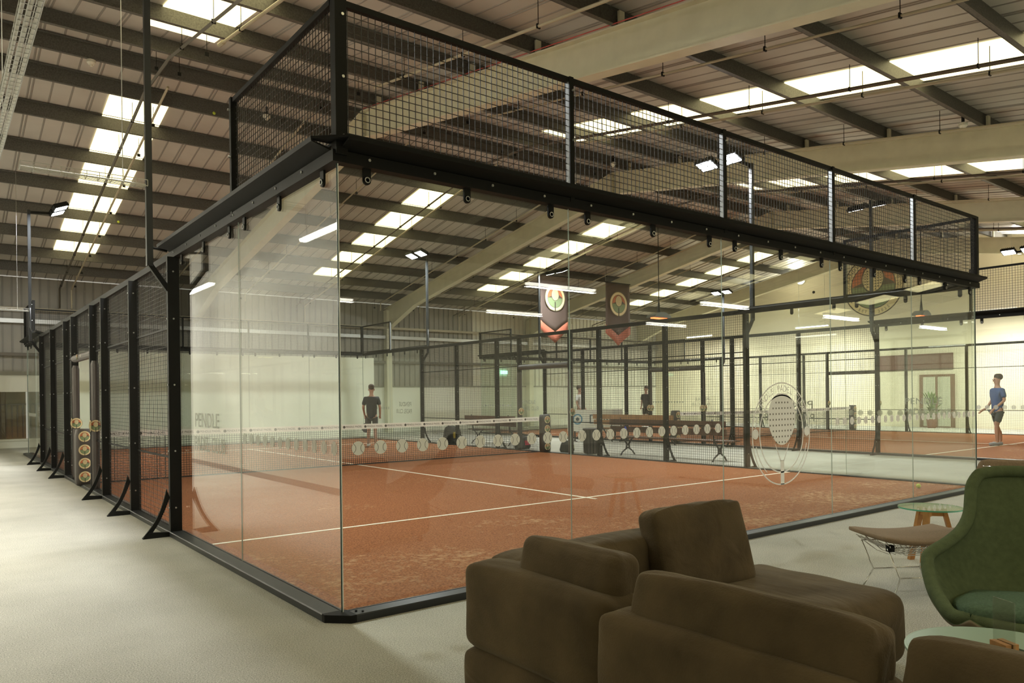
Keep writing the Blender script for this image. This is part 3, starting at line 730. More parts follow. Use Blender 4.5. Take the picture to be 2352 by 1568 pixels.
# smoke detectors
for i, (x, y, l) in enumerate(((.25, 10.9, 'left part of the roof ridge'), (3.6, 11.4, 'behind the near corner mesh'), (12.5, 1.1, 'right of the second rooflight strip'), (7.6, 16.8, 'over the far half of the nearest court'), (12.0, 9.4, 'near the middle ridge'))):
    mb = MB(); z = roofz(y)-.02; mb.disc(0,0,.01,-.01,.01,WHITE); mb = MB()
    mb.tube([(0,0,.02),(0,0,-.03),(0,0,-.06)], [.075,.075,.045], 14, WHITE); mb.tube([(0,0,-.06),(0,0,-.09)], [.03,.02], 10, WHITE); mb.box(-.02,.02,-.02,.02,.02,.2,STEEL)
    tag(mb.build('smoke_detector', None, None, loc=(x,y,z)), f'small white smoke detector under the roof, {l}', 'smoke detector', 'smoke detectors')
# tennis balls stuck on purlins
BALL = mat('tennis_ball', (.55,.66,.06), .9, bump=(300,.4))
def ball(x, y, z, r, label):
    bm = bmesh.new(); bmesh.ops.create_uvsphere(bm, u_segments=20, v_segments=12, radius=r); me = bpy.data.meshes.new('tennis_ball'); bm.to_mesh(me); bm.free()
    me.materials.append(BALL); me.polygons.foreach_set('use_smooth', [True]*len(me.polygons))
    o = bpy.data.objects.new('tennis_ball', me); COL.objects.link(o); o.location = (x,y,z); tag(o, label, 'ball', 'tennis balls')
    mb = MB(); pts = []
    for i in range(41):
        t = 2*PI*i/40; a, b, c = .75, .25, 2*math.sqrt(.75*.25)
        pts.append(Vector((a*math.cos(t)+b*math.cos(3*t), a*math.sin(t)-b*math.sin(3*t), c*math.sin(2*t)))*r*1.0)
    mb.tube(pts, r*.03, 5, mat('ball_seam', (.75,.75,.6), .8)); mb.build('seam', None, o)
ball(9.23, .48, .063, .033, 'bright yellow tennis ball on the clay turf by the glass')
ball(2.65, 11.85, roofz(11.85)+.045, .033, 'yellow tennis ball stuck on a roof purlin beside the mesh corner')
ball(1.95, 18.2, roofz(18.25)+.045, .033, 'yellow tennis ball stuck on a purlin over the far left')
# hanging banners
for i, (x, l) in enumerate(((16.45, 'left'), (19.85, 'right'))):
    th = thing('hanging_banner', f'tall brown pointed banner with round club emblem, {l} of the two', 'banner', (x, 17, 0), 0, 'hanging banners')
    w = .68; mb = MB(); n = 12; vs = []; fs = []
    BM = mat('banner_cloth', (.085,.055,.045), .8); BO = mat('banner_tip', (.42,.12,.07), .8)
    cols = 10
    for r_ in range(n+1):
        for c in range(cols+1):
            u = c/cols; xx = -w+2*w*u; zt = 6.0; zb = 3.95 - (.5*(1-abs(2*u-1))); z = zt+(zb-zt)*r_/n
            vs.append((xx, .03*math.sin(u*9+i*2)*(r_/n), z))
    k = len(vs)
    for r_ in range(n):
        for c in range(cols): a = r_*(cols+1)+c; fs.append((a, a+cols+1, a+cols+2, a+1))
    mb.add(vs, fs[:cols*10], BM); mb.add(vs, fs[cols*10:], BO)
    b = mb.build('cloth', None, th, True); sd = b.modifiers.new('s', 'SOLIDIFY'); sd.thickness = .006
    mb = MB(); emblem_mesh(mb, 0, 5.15, .5, -.045, 1); mb.build('emblem', None, th)
    mb = MB(); mb.tube([(-w-.04,0,6.0),(w+.04,0,6.0)], .02, 8, STEEL); mb.build('rod', None, th)
    for s in (-1, 1): mb = MB(); mb.tube([(s*w,0,6.0),(s*w,0,roofz(17)+.05)], .004, 5, BOLT); mb.build('cord', None, th)
# heaters
def heater(x, y, z, w, label):
    th = thing('hanging_heater', label, 'heater', (x,y,z), 0, 'hanging heaters')
    mb = MB(); mb.prism([(-w/2,0),(w/2,0),(w*.42,.07),(w*.12,.15),(-w*.12,.15),(-w*.42,.07)], 1, -.17, .17, mat('heater_grey', (.10,.11,.10), .5)); mb.build('hood', None, th)
    mb = MB(); mb.box(-w*.4,w*.4,-.06,.06,-.03,0,mat('heater_glow', (1,.2,.05), .5, emit=3.0, ecol=(1,.16,.05))); mb.build('element', None, th)
    mb = MB(); mb.tube([(0,0,.14),(0,0,.45)], [.05,.02], 8, STEEL); mb.tube([(0,0,.4),(0,0,roofz(y)-z)], .012, 6, STEEL); mb.build('stem', None, th)
heater(14.4, 10, 3.66, .72, 'dark hanging heater with glowing orange bar beyond the aisle')
heater(21.0, 5.6, 3.7, .55, 'dark hanging heater above the right part of the second court')
mb = MB(); mb.box(-.2,.2,-.03,.0,-.08,.08,mat('exit_glow', (.6,1,.8), .5, emit=2.5, ecol=(.45,1,.8))); o = mb.build('emergency_sign', None, None, loc=(19.2,YF-.07,2.6)); tag(o, 'small glowing green emergency exit sign on the far wall', 'exit sign')
# sponsor board
th = thing('sponsor_board', 'low white sponsor board reading Daisy beyond the net post', 'sign board', (14.6, 12.9, 0), PI*.0, None); th.rotation_euler = (0,0,-.35)
mb = MB(); mb.box(-.95,.95,-.012,.012,.32,1.0,WHITE); mb.build('board', None, th)
mb = MB(); DB = mat('print_slate', (.05,.08,.09), .6); text_xz(mb, 'Daisy.', .42, .28, .68, -.0145, DB); mb.ring(-.62, .7, .17, .045, -.016, -.012, mat('print_blue', (.1,.28,.4), .6), 24); mb.disc(-.62,.7,.06,-.016,-.012,DB,14); mb.build('print', None, th)
mb = MB()
for x in (-.7,.7): mb.box(x-.02,x+.02,.012,.04,0,.9,STEEL); mb.box(x-.02,x+.02,-.15,.2,0,.02,STEEL)
mb.build('stand', None, th)
# ------------------------------------------------------------------ lounge furniture
SOFA = mat('brown_suede', (.086,.062,.032), .9, noise=(4, .3, 5), bump=(140,.25), spec=.15)
def soft(name, parent, size, r, T, m, bulge=.01, n=12, wr=0, seed=0, bz=None):
    vs, fs = softbox(*size, r, bulge, n, wr, seed, bz); mb = MB(); mb.add([T @ v for v in vs], fs, m)
    o = mb.build(name, None, parent, True); s = o.modifiers.new('s', 'SUBSURF'); s.levels = 1; s.render_levels = 1; return o
sf = thing('corner_sofa', 'large low dark brown suede corner sofa with raised headrests', 'sofa', (0,0,0))
# long arm running towards the camera: three back modules (outer face x = -.32)
def backB(y0, y1, xo, seed):
    L = y1-y0; yc = (y0+y1)/2
    soft('back', sf, (.25, L, .38), .055, TRS((xo+.125, yc, .515)), SOFA, .012, 12, .004, seed)
    soft('base', sf, (.27, L, .29), .05, TRS((xo+.125, yc, .185)), SOFA, .016, 10, .003, seed+1)
backB(-2.66, -1.76, -.24, 1); backB(-3.66, -2.70, -.33, 3); backB(-4.7, -3.68, -.33, 5)
for k, (y0, y1, xo, zc) in enumerate(((-2.62,-2.05,-.17,.745),(-3.63,-2.80,-.28,.745),(-4.6,-3.70,-.28,.745))):
    soft('headrest', sf, (.16, y1-y0, .24), .045, TRS((xo+.1, (y0+y1)/2, zc-.025), ry=math.radians(12)), SOFA, .006, 12, .004, 11+k)
# short arm along the court glass
soft('back', sf, (1.3, .26, .38), .055, TRS((.56, -1.87, .53)), SOFA, .012, 12, .004, 21)
soft('base', sf, (1.36, .27, .28), .05, TRS((.56, -1.88, .18)), SOFA, .012, 10, .003, 22)
soft('headrest', sf, (.66, .15, .44), .035, TRS((1.055, -2.05, .635), rx=math.radians(-16), rz=math.radians(-3)), SOFA, .012, 14, .006, 23)
# chaise and seats
soft('chaise_seat', sf, (1.28, .94, .37), .09, TRS((1.16, -2.30, .25), rz=math.radians(-4)), SOFA, .02, 16, .006, 31, bz=.025)
soft('seat', sf, (.75, .95, .36), .08, TRS((.30, -2.62, .25)), SOFA, .01, 12, .004, 32)
soft('seat', sf, (.62, 1.0, .36), .08, TRS((.22, -3.60, .25)), SOFA, .01, 12, .004, 33)
soft('seat', sf, (.62, 1.0, .36), .08, TRS((.22, -4.60, .25)), SOFA, .01, 12, .004, 34)
mb = MB()
for x, y in ((-.12,-1.85),(-.12,-2.6),(-.12,-3.6),(-.12,-4.55),(1.1,-1.85),(1.75,-2.0),(1.7,-2.6),(.4,-4.9)): mb.tube([(x,y,0),(x,y,.06)], .025, 10, STEEL)
mb.build('foot', None, sf)

# green lounge chair (shell, cushion, legs)
GREEN = mat('green_wool', (.10,.125,.062), .95, noise=(30, .12, 5), bump=(260,.4), spec=.1)
GREENP = mat('seat_green', (.085,.13,.08), .95, noise=(90,.2,4), bump=(260,.4), spec=.1)
UNDER = mat('chair_underside', (.15,.115,.065), .8, noise=(8,.12))
CHROME = mat('chrome', (.75,.75,.74), .12, 1.0)
def wrinkle(m, scale, st, dist):
    nt = m.node_tree; b = nt.nodes['Principled BSDF']; old = b.inputs['Normal'].links[0].from_node
    tc = nt.nodes.new('ShaderNodeTexCoord'); mp = nt.nodes.new('ShaderNodeMapping'); mp.inputs['Scale'].default_value = (1, .35, 1); mp.inputs['Rotation'].default_value = (0,0,.5)
    n = nt.nodes.new('ShaderNodeTexNoise'); n.inputs['Scale'].default_value = scale; n.inputs['Detail'].default_value = 2; n.inputs['Distortion'].default_value = 1.2
    nt.links.new(tc.outputs['Object'], mp.inputs[0]); nt.links.new(mp.outputs[0], n.inputs['Vector'])
    bp = nt.nodes.new('ShaderNodeBump'); bp.inputs['Strength'].default_value = st; bp.inputs['Distance'].default_value = dist
    nt.links.new(n.outputs['Fac'], bp.inputs['Height']); nt.links.new(bp.outputs[0], old.inputs['Normal'])
wrinkle(SOFA, 7, .35, .03)
b_ = SOFA.node_tree.nodes['Principled BSDF']; b_.inputs['Sheen Weight'].default_value = .16; b_.inputs['Sheen Roughness'].default_value = .4; b_.inputs['Sheen Tint'].default_value = (.75,.65,.5,1)
gc = thing('lounge_chair', 'green upholstered lounge chair with high winged back and chrome legs', 'armchair', (2.36,-3.16,0), math.radians(-62))
def prof(t):
    # centre line (y, z), half width, edge raise, edge forward
    P = [(0,-.43,.31,.34,.03,-.04),(.12,-.37,.26,.44,.06,.0),(.3,-.12,.215,.51,.20,.02),(.45,.12,.25,.525,.28,.10),(.58,.28,.37,.48,.20,.22),(.68,.36,.54,.37,.07,.18),(.76,.40,.68,.27,.01,.10),(.88,.45,.84,.25,.0,.07),(.96,.485,.95,.235,-.01,.05),(1,.495,.985,.17,-.02,.04)]
    for a, b in zip(P, P[1:]):
        if t <= b[0]:
            k = (t-a[0])/(b[0]-a[0]); return [a[i]+(b[i]-a[i])*k for i in range(1,6)]
    return P[-1][1:]
def smoothprof(t):
    s = [0]*5; w = 0
    for q in range(-4, 5):
        p = prof(min(1, max(0, t+q*.014))); s = [a+b for a, b in zip(s, p)]; w += 1
    return [a/w for a in s]
NU, NV = 30, 44; vs = []; 
for j in range(NV+1):
    y, z, hw, er, ef = smoothprof(j/NV)
    for i in range(NU+1):
        u = -1+2*i/NU; c = abs(u)**2.6
        vs.append((hw*math.sin(u*PI/2)*(.75+.25*abs(u)) if 0 else hw*u*(1-.06*u*u), y-ef*c, z+er*c + .02*math.cos(u*PI/2)*0))
fs = [(j*(NU+1)+i, j*(NU+1)+i+1, (j+1)*(NU+1)+i+1, (j+1)*(NU+1)+i) for j in range(NV) for i in range(NU)]
mb = MB(); mb.add(vs, fs, GREEN); mb.mi(UNDER); o = mb.build('shell', None, gc, True)
so = o.modifiers.new('s', 'SOLIDIFY'); so.thickness = .05; so.offset = -1; so.material_offset = 1; so.material_offset_rim = 0
sb = o.modifiers.new('b', 'SUBSURF'); sb.levels = 1; sb.render_levels = 1
# rolled rim
rim = [vs[i] for i in range(NU+1)] + [vs[(j)*(NU+1)+NU] for j in range(1, NV+1)] + [vs[NV*(NU+1)+i] for i in range(NU-1, -1, -1)] + [vs[j*(NU+1)] for j in range(NV-1, 0, -1)]
mb = MB(); mb.tube(rim+[rim[0]], .034, 10, GREEN, cap=False); mb.build('rolled_rim', None, gc, True)
vsx, fsx = softbox(.74,.56,.09,.04,.02,12,0,0,.03); T = TRS((0,-.13,.335), rx=math.radians(-5)); mb = MB()
mb.add([T @ Vector((v.x*(1-.25*max(0,v.y/.28)), v.y, v.z)) for v in vsx], fsx, GREENP); mb.build('seat_cushion', None, gc, True)
for sx in (-1, 1):
    mb = MB(); mb.tube([(sx*.24,.05,.21),(sx*.34,-.36,.012)], .011, 8, CHROME); mb.tube([(sx*.24,.05,.21),(sx*.32,.42,.012)], .011, 8, CHROME); mb.build('leg', None, gc, True)
mb = MB(); mb.tube([(-.24,.05,.21),(.24,.05,.21)], .011, 8, CHROME); mb.build('crossbar', None, gc, True)

# frosted round coffee table
ct = thing('coffee_table', 'round frosted green glass coffee table in front of the sofa', 'table', (1.06,-3.47,0))
FG = mat('frosted_glass', (.26,.36,.27), .32, spec=.6); FE = mat('frosted_rim', (.42,.55,.45), .15, spec=.8)
mb = MB(); R_ = .335
mb.prism([(R_*math.cos(2*PI*i/64), R_*math.sin(2*PI*i/64)) for i in range(64)], 2, .438, .449, FE); mb.prism([(.975*R_*math.cos(2*PI*i/64), .975*R_*math.sin(2*PI*i/64)) for i in range(64)], 2, .449, .4502, FG); mb.build('glass_top', None, ct)
mb = MB(); mb.tube([(.095*math.cos(0),0,.450),(.095,0,.4515)], .001, 4, CHROME); mb = MB()
mb.prism([(.1*math.cos(2*PI*i/32), .1*math.sin(2*PI*i/32)) for i in range(32)], 2, .4502, .4515, mat('mirror_hub', (.55,.62,.55), .03, .9)); mb.build('hub', None, ct)
for a in range(3):
    mb = MB(); c, s = math.cos(a*2.094+.4), math.sin(a*2.094+.4); mb.tube([(.06*c,.06*s,.437),(.24*c,.24*s,.0)], .014, 10, CHROME); mb.build('leg', None, ct, True)
sh = thing('menu_holder', 'small wooden block holding a clear acrylic menu sheet on the coffee table', 'menu holder', (1.06,-3.47,.4515), math.radians(-28))
WD = mat('oak', (.42,.19,.055), .5, noise=(14,.2))
mb = MB(); mb.box(-.028,-.004,-.038,.038,0,.042,WD); mb.box(.004,.028,-.038,.038,0,.042,WD); mb.box(-.004,.004,-.038,.038,0,.015,mat('slot_dark', (.05,.025,.01), .7)); mb.build('wood_block', None, sh)
ACR = glass('acrylic', (.86,.88,.84), .06, .06, (.6,.6,.52))
mb = MB(); mb.add([(-.002,-.05,.016),(.002,-.05,.016),(.002,.05,.016),(-.002,.05,.016),(-.002,-.05,.2),(.002,-.05,.2),(.002,.05,.2),(-.002,.05,.2)], [(0,1,2,3),(7,6,5,4),(0,4,5,1),(1,5,6,2),(2,6,7,3),(3,7,4,0)], ACR); mb.build('acrylic_sheet', None, sh)

# side table
st = thing('side_table', 'small round clear glass side table on splayed oak legs by the court', 'side table', (4.42,-1.76,0))
CG = glass('table_glass', (.86,.93,.88), .06)
mb = MB(); R_ = .245; n = 48; z0, z1 = .468, .48
ring = [(R_*math.cos(2*PI*i/n), R_*math.sin(2*PI*i/n)) for i in range(n)]
mb.add([(x,y,z0) for x,y in ring]+[(x,y,z1) for x,y in ring], [tuple(range(n))[::-1], tuple(range(n,2*n))], CG)
mb.add([(x*1.0005,y*1.0005,z0) for x,y in ring]+[(x*1.0005,y*1.0005,z1) for x,y in ring], [(i,(i+1)%n,n+(i+1)%n,n+i) for i in range(n)], mat('table_glass_edge', (.10,.42,.28), .1, spec=.8)); mb.build('glass_top', None, st)
for a in range(3):
    c, s = math.cos(a*2.094-.9), math.sin(a*2.094-.9)
    mb = MB(); mb.bar((.10*c,.10*s,.465),(.215*c,.215*s,.0),.05,.03,WD,up=(c,s,0)); mb.bar((0,0,.435),(.12*c,.12*s,.435),.03,.06,WD); mb.build('leg', None, st)

# wire lounge chair and ottoman
TAN = mat('tan_wool', (.22,.155,.095), .9, noise=(120,.15), bump=(300,.3))
BW = mat('black_wire', (.03,.03,.03), .3, .6)
bc = thing('wire_chair', 'tan upholstered wire lounge chair with high back, partly behind the green chair', 'armchair', (4.10,-2.47,0), math.radians(135))
vsx, fsx = softbox(.78,.07,.62,.035,.015,12,0,0); mb = MB(); T = TRS((0,.33,.64), rx=math.radians(-9))
mb.add([T @ Vector((v.x*(1-.12*(v.z/.31)), v.y-.10*(abs(v.x)/.39)**2, v.z)) for v in vsx], fsx, TAN); mb.build('back_pad', None, bc, True)
vsx, fsx = softbox(.74,.6,.07,.035,.015,12); mb = MB(); T = TRS((0,-.05,.37), rx=math.radians(6)); mb.add([T @ v for v in vsx], fsx, TAN); mb.build('seat_pad', None, bc, True)
mb = MB()
for i in range(-7, 8):
    x = i*.05; mb.tube([(x,.36,.38),(x*.96,.415,.66),(x*.9,.475,.93)], .003, 5, CHROME)
for j in range(11):
    z = .4+j*.052; y = .365+.2*(z-.38); mb.tube([(-.37,y-.1,z),(-.2,y-.0,z),(.2,y,z),(.37,y-.1,z)], .003, 5, CHROME)
mb.build('wire_back', None, bc, True)
mb = MB()
for sx in (-1,1): mb.tube([(sx*.33,.3,.36),(sx*.28,.34,.012),(sx*.28,-.36,.012),(sx*.33,-.3,.32)], .008, 8, CHROME)
mb.tube([(-.33,.3,.36),(.33,.3,.36)], .008, 8, CHROME); mb.build('sled_base', None, bc, True)
ot = thing('ottoman', 'low tan ottoman with diamond wire base and chrome sled legs', 'ottoman', (3.37,-2.07,0), math.radians(-32))
vsx, fsx = softbox(.66,.48,.04,.018,.01,12,0,0,.022); mb = MB(); T = TRS((0,0,.405), rx=math.radians(0)); mb.add([T @ Vector((v.x,v.y,v.z+.03*(v.x/.31)**2)) for v in vsx], fsx, TAN); mb.build('cushion', None, ot, True)
mb = MB()
for i in range(-5, 6):
    mb.tube([(i*.055,-.20,.385),(i*.04,-.08,.30),(i*.04,.08,.30),(i*.055,.20,.385)], .003, 5, CHROME)
for j in range(-3, 4): mb.tube([(-.30,j*.06,.40),(-.14,j*.055,.31),(.14,j*.055,.31),(.30,j*.06,.40)], .003, 5, CHROME)
mb.build('wire_basket', None, ot, True)
mb = MB()
for s in (-1, 1):
    mb.tube([(s*.27,-.16,.36),(s*.18,-.16,.15),(s*.25,-.19,.01),(s*.25,.19,.01),(s*.18,.16,.15),(s*.27,.16,.36)], .006, 8, CHROME)
for y in (-.16,.16): mb.tube([(-.27,y,.36),(.27,y,.36)], .005, 8, CHROME); mb.tube([(-.18,y,.15),(.18,y,.15)], .005, 8, CHROME)
for s in (-1,1): mb.box(s*.25-.02,s*.25+.02,-.18,-.14,.34,.385,STEEL)
mb.build('sled_base', None, ot, True)
db = thing('daybed', 'low cream upholstered daybed at the right of the lounge', 'daybed', (9.5,-3.1,0))
vsx, fsx = softbox(3.2,2.1,.27,.05,.01,10); mb = MB(); mb.add([(v.x,v.y,v.z+.165) for v in vsx], fsx, mat('cream_fabric', (.55,.5,.38), .9)); mb.build('seat', None, db, True)
mb = MB()
for x in (-1.4,1.4):
    for y in (-.85,.85): mb.box(x-.04,x+.04,y-.04,y+.04,0,.04,STEEL)
mb.build('foot', None, db)
# ------------------------------------------------------------------ aisle: benches, bags, bin
WB = mat('bench_wood', (.085,.035,.018), .5, noise=(6,.25)); IRON = mat('cast_iron', (.02,.02,.02), .5); WL = mat('light_wood', (.30,.15,.06), .55, noise=(6,.2))
def bench(x, y0, y1, label, wood, back=True, legs=2):
    th = thing('park_bench', label, 'bench', (x, (y0+y1)/2, 0), PI/2, 'wooden benches between the courts'); L = (y1-y0)
    mb = MB()
    for i in range(3): mb.box(-L/2, L/2, -.42+i*.13, -.31+i*.13, .42, .45, wood)
    mb.build('seat', None, th)
    if back:
        mb = MB()
        for i in range(2): mb.box(-L/2, L/2, .03+.03*i, .055+.03*i, .56+.17*i, .70+.17*i, wood)
        mb.build('backrest', None, th)
    for k in range(legs):
        lx = -L/2+.35+(L-.7)*k/(legs-1); mb = MB()
        mb.tube([(lx,-.42,0),(lx,-.36,.08),(lx,-.24,.16),(lx,-.22,.26),(lx,-.30,.36),(lx,-.40,.42)], [.02,.018,.02,.024,.02,.018], 8, IRON)
        mb.tube([(lx,.06,0),(lx,.0,.08),(lx,-.14,.16),(lx,-.16,.26),(lx,-.08,.36),(lx,.0,.44),(lx,.06,.9)], [.02,.018,.02,.024,.02,.018,.014], 8, IRON)
        mb.tube([(lx,-.24,.17),(lx,-.14,.17)], .02, 8, IRON); mb.tube([(lx,-.42,.41),(lx,.02,.41)], .016, 8, IRON); mb.build('leg', None, th, True)
    return th
bench(10.95, 5.1, 8.5, 'long dark wooden bench with iron legs just outside the nearest court', WB)
bench(11.2, 12.6, 15.2, 'dark wooden bench farther along the aisle, behind the net', WB)
bench(14.1, 9.2, 12.4, 'pale wooden bench along the left fence of the second court', WL)
# bin
th = thing('litter_bin', 'dark slatted litter bin beside the long bench', 'bin', (10.75, 9.0, 0)); mb = MB(); BN = mat('bin_dark', (.045,.035,.028), .6)
for i in range(16):
    a = 2*PI*i/16; mb.bar((.2*math.cos(a),.2*math.sin(a),.03),(.21*math.cos(a),.21*math.sin(a),.62),.05,.02,BN,up=(math.cos(a),math.sin(a),0))
mb.build('slats', None, th); mb = MB(); mb.tube([(0,0,.02),(0,0,.6)], .18, 16, STEEL); mb.build('liner', None, th); mb = MB(); mb.tube([(0,0,.6),(0,0,.63)], .225, 20, BN); mb.build('rim', None, th)
def bag(x, y, rz, size, m, label, m2):
    th = thing('sports_bag', label, 'bag', (x,y,0), rz, 'sports bags on the floor')
    vs, fs = softbox(*size, min(size)*.35, .02, 8, .008, int(x*10)); mb = MB(); mb.add([(v.x*(1-.25*(v.z/size[2]+.5)), v.y*(1-.3*(v.z/size[2]+.5)), v.z+size[2]/2) for v in vs], fs, m); mb.build('body', None, th, True)
    mb = MB(); mb.tube([(-size[0]*.25,0,size[2]*.95),(-size[0]*.15,0,size[2]*1.2),(size[0]*.15,0,size[2]*1.2),(size[0]*.25,0,size[2]*.95)], .012, 6, STEEL); mb.build('handle', None, th, True)
    mb = MB(); mb.box(-size[0]*.22, size[0]*.22, -size[1]*.52, -size[1]*.38, size[2]*.35, size[2]*.7, m2); mb.build('print', None, th)
BK = mat('bag_black', (.015,.015,.016), .7); YL = mat('print_yellow', (.5,.36,.02), .6)
bag(10.4, 14.9, .5, (.62,.34,.55), BK, 'black sports bag with yellow print seen behind the net', YL)
bag(10.6, 11.6, .4, (.6,.32,.34), BK, 'black and red sports bag on the floor by the doorway', mat('print_red', (.45,.03,.06), .6))
bag(10.5, 9.65, .2, (.4,.3,.3), BK, 'small black sports bag with yellow and blue print by the litter bin', mat('print_mix', (.3,.3,.08), .6))
mb = MB(); mb.tube([(0,0,0),(0,0,.2),(0,0,.23),(0,0,.26)], [.035,.035,.015,.015], 12, mat('bottle_blue', (.01,.04,.35), .25)); tag(mb.build('water_bottle', None, None, True, loc=(10.85,7.95,.45)), 'small blue water bottle standing on the long bench', 'bottle')
ball(11.2, 7.1, .484, .033, 'yellow tennis ball resting on the long wooden bench')
# ------------------------------------------------------------------ people
SKIN = mat('skin', (.42,.24,.16), .6)
def skinned(name, pts, edges, m, parent, sub=1):
    me = bpy.data.meshes.new(name); me.from_pydata([p[0] for p in pts], edges, []); me.materials.append(m)
    o = bpy.data.objects.new(name, me); COL.objects.link(o); o.parent = parent
    md = o.modifiers.new('skin', 'SKIN'); md.use_smooth_shade = True
    for i, p in enumerate(pts):
        r = p[1]; me.skin_vertices[0].data[i].radius = r if isinstance(r, tuple) else (r, r)
    me.skin_vertices[0].data[0].use_root = True
    s = o.modifiers.new('sub', 'SUBSURF'); s.levels = sub; s.render_levels = sub; return o
def person(label, loc, rz, H, shirt, legs, long_legs=False, step=.12, armf=.15, hairc=(.05,.03,.02), shoe=(.6,.6,.55)):
    th = thing('person', label, 'person', loc, rz, None)
    h = H/1.78
    P = [((0,0,.95*h),(.135,.095)), ((0,0,1.12*h),(.125,.085)), ((0,.0,1.32*h),(.155,.10)), ((0,.01,1.46*h),(.06,.06)), ((0,-.005,1.54*h),(.05,.055)), ((0,-.01,1.64*h),(.085,.10)), ((0,-.005,1.73*h),(.075,.088))]
    E = [(0,1),(1,2),(2,3),(3,4),(4,5),(5,6)]
    for s in (-1, 1):
        k = len(P); f = -step*s
        P += [((s*.17*h,0,1.40*h),.052),((s*.235*h,.02,1.13*h),.040),((s*.225*h,-armf*(1.2 if s>0 else .7),.93*h),.030),((s*.21*h,-armf*1.4-.03,.86*h),(.035,.022))]
        E += [(2,k),(k,k+1),(k+1,k+2),(k+2,k+3)]
        k2 = len(P)
        for q in range(4):
            P += [((s*.21*h+(q-1.5)*.018,-armf*1.4-.07,.80*h-.004*abs(q-1.5)),.008)]; E += [(k+3,len(P)-1)]
        P += [((s*.21*h-s*.045,-armf*1.4-.05,.85*h),.009)]; E += [(k+3,len(P)-1)]
        k = len(P)
        P += [((s*.085*h,0,.86*h),(.088,.09)),((s*.10*h,f*.6-.03,.48*h),.056),((s*.11*h,f+.02,.30*h),.055),((s*.11*h,f+.03,.08*h),.036),((s*.12*h,f-.10,.035*h),(.035,.025))]
        E += [(0,k),(k,k+1),(k+1,k+2),(k+2,k+3),(k+3,k+4)]
    skinned('body', P, E, SKIN, th)
    Q = [((0,0,.80*h),(.16,.13)),((0,0,.92*h),(.165,.13)),((0,0,1.12*h),(.165,.13)),((0,0,1.32*h),(.195,.14)),((0,.0,1.44*h),(.10,.10))]; F = [(0,1),(1,2),(2,3),(3,4)]
    for s in (-1, 1):
        k = len(Q); Q += [((s*.175*h,0,1.38*h),.078),((s*.228*h,.018,1.18*h),.064)]; F += [(3,k),(k,k+1)]
    skinned('shirt', Q, F, shirt, th)
    Q = [((0,0,.93*h),(.16,.125))]; F = []
    for s in (-1, 1):
        f = -step*s; k = len(Q); Q += [((s*.09*h,0,.82*h),(.10,.10)),((s*.10*h,f*.5-.02,.55*h),.082)]; F += [(0,k),(k,k+1)]
        if long_legs: Q += [((s*.11*h,f+.02,.30*h),.07),((s*.11*h,f+.03,.09*h),.055)]; F += [(k+1,k+2),(k+2,k+3)]
    skinned('trousers' if long_legs else 'shorts', Q, F, legs, th)
    mb = MB(); vs, fs = softbox(.165,.20,.17,.075,0,6); mb.add([(v.x, v.y+.03, v.z+1.72*h) for v in vs], fs, mat('hair_%d' % int(hairc[0]*100), hairc, .8)); mb.build('hair', None, th, True)
    mb = MB()
    for s in (-1, 1): mb.tube([(s*.032,-.093,1.655*h),(s*.032,-.104,1.655*h)], .010, 8, mat('eye_dark', (.03,.02,.02), .3)); mb.box(s*.082-.01, s*.082+.01, -.02,.015,1.61*h,1.67*h,SKIN)
    mb.prism([(-.013,1.60*h),(.013,1.60*h),(0,1.65*h)], 1, -.118, -.085, SKIN); mb.box(-.025,.025,-.1,-.088,1.565*h,1.573*h,mat('lips', (.3,.1,.08), .6)); mb.build('face', None, th)
    for s in (-1, 1):
        f = -step*s; vs, fs = softbox(.095,.27,.09,.035,.0,5); mb = MB(); mb.add([(v.x+s*.115*h, v.y+f-.05, v.z+.045) for v in vs], fs, mat('shoe_%d' % int(shoe[0]*100), shoe, .6)); mb.build('shoe', None, th, True)
    return th
DARK = mat('cloth_black', (.02,.02,.022), .9); NAVY = mat('cloth_blue', (.05,.09,.22), .9); CH = mat('cloth_charcoal', (.045,.05,.05), .9); WS = mat('cloth_white', (.65,.66,.62), .9)
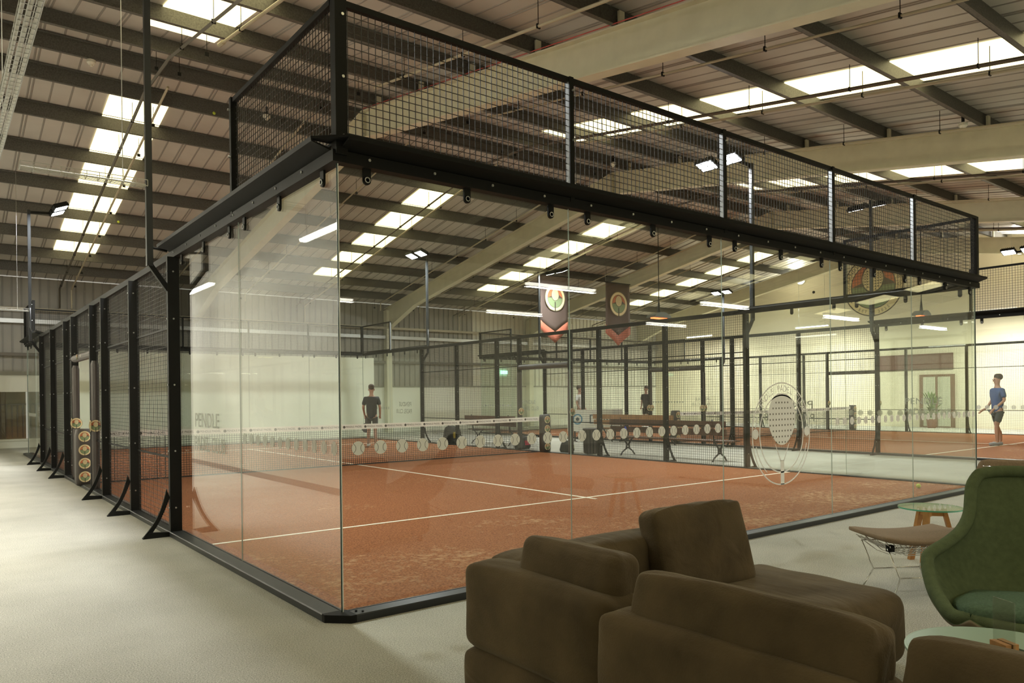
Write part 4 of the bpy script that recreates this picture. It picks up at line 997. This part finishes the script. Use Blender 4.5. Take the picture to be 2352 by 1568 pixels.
person('person in black top and grey shorts playing at the far end of the nearest court', (7.95,15.3,.03), 2.6, 1.80, DARK, CH, armf=.25)
person('person in blue shirt and dark shorts standing in the near part of the second court', (19.6,3.1,.03), -2.2, 1.84, NAVY, CH, armf=.2, shoe=(.3,.3,.3))
person('person in black clothes with red socks standing beyond the second court net', (21.9,17.4,.03), -1.4, 1.80, DARK, DARK, step=.03, armf=.03, shoe=(.7,.7,.66))
person('person in white shirt standing in the far left part of the second court', (17.6,16.9,.03), .4, 1.80, WS, CH, armf=.1)
th = thing('padel_racket', 'dark padel racket in the hand of the player in black', 'racket', (7.95+.21*math.cos(2.6)+.42*math.sin(2.6),15.3+.21*math.sin(2.6)-.42*math.cos(2.6),.03+.80-.24), 2.6)
mb = MB(); mb.disc(0,-.02,.14,-.018,.018,mat('racket_dark', (.04,.04,.045), .4),24,rx=.12)
for i in range(-2,3):
    for j in range(-2,3): mb.disc(i*.035,-.02+j*.035,.006,-.0195,.0195,mat('racket_hole', (.2,.2,.2), .5),6)
mb.build('face', None, th); mb = MB(); mb.bar((0,0,.11),(0,0,.27),.035,.03,BK); mb.build('grip', None, th)
# potted plant by the end wall door
th = thing('potted_plant', 'leafy green plant in a brown pot by the end wall door', 'plant', (29.3,8.9,0))
mb = MB(); mb.tube([(0,0,0),(0,0,.35)], [.15,.2], 14, mat('pot_brown', (.2,.07,.04), .6)); mb.build('pot', None, th)
mb = MB(); LF = mat('leaf', (.10,.19,.03), .6)
for i in range(60):
    a = random.uniform(0,6.28); r = random.uniform(.1,.4); z = random.uniform(.5,1.5); p = Vector((r*math.cos(a)*.3, r*math.sin(a)*.3, .3+(z-.4)*.7)); q = Vector((r*math.cos(a), r*math.sin(a), z)); n_ = Vector((-math.sin(a), math.cos(a), 0))*.05; m_ = (p+q)/2+Vector((0,0,.05))
    mb.add([p, m_+n_, q, m_-n_, m_+Vector((0,0,-.012))], [(0,1,4),(1,2,4),(2,3,4),(3,0,4),(0,3,2,1)], LF)
mb.build('leaves', None, th)
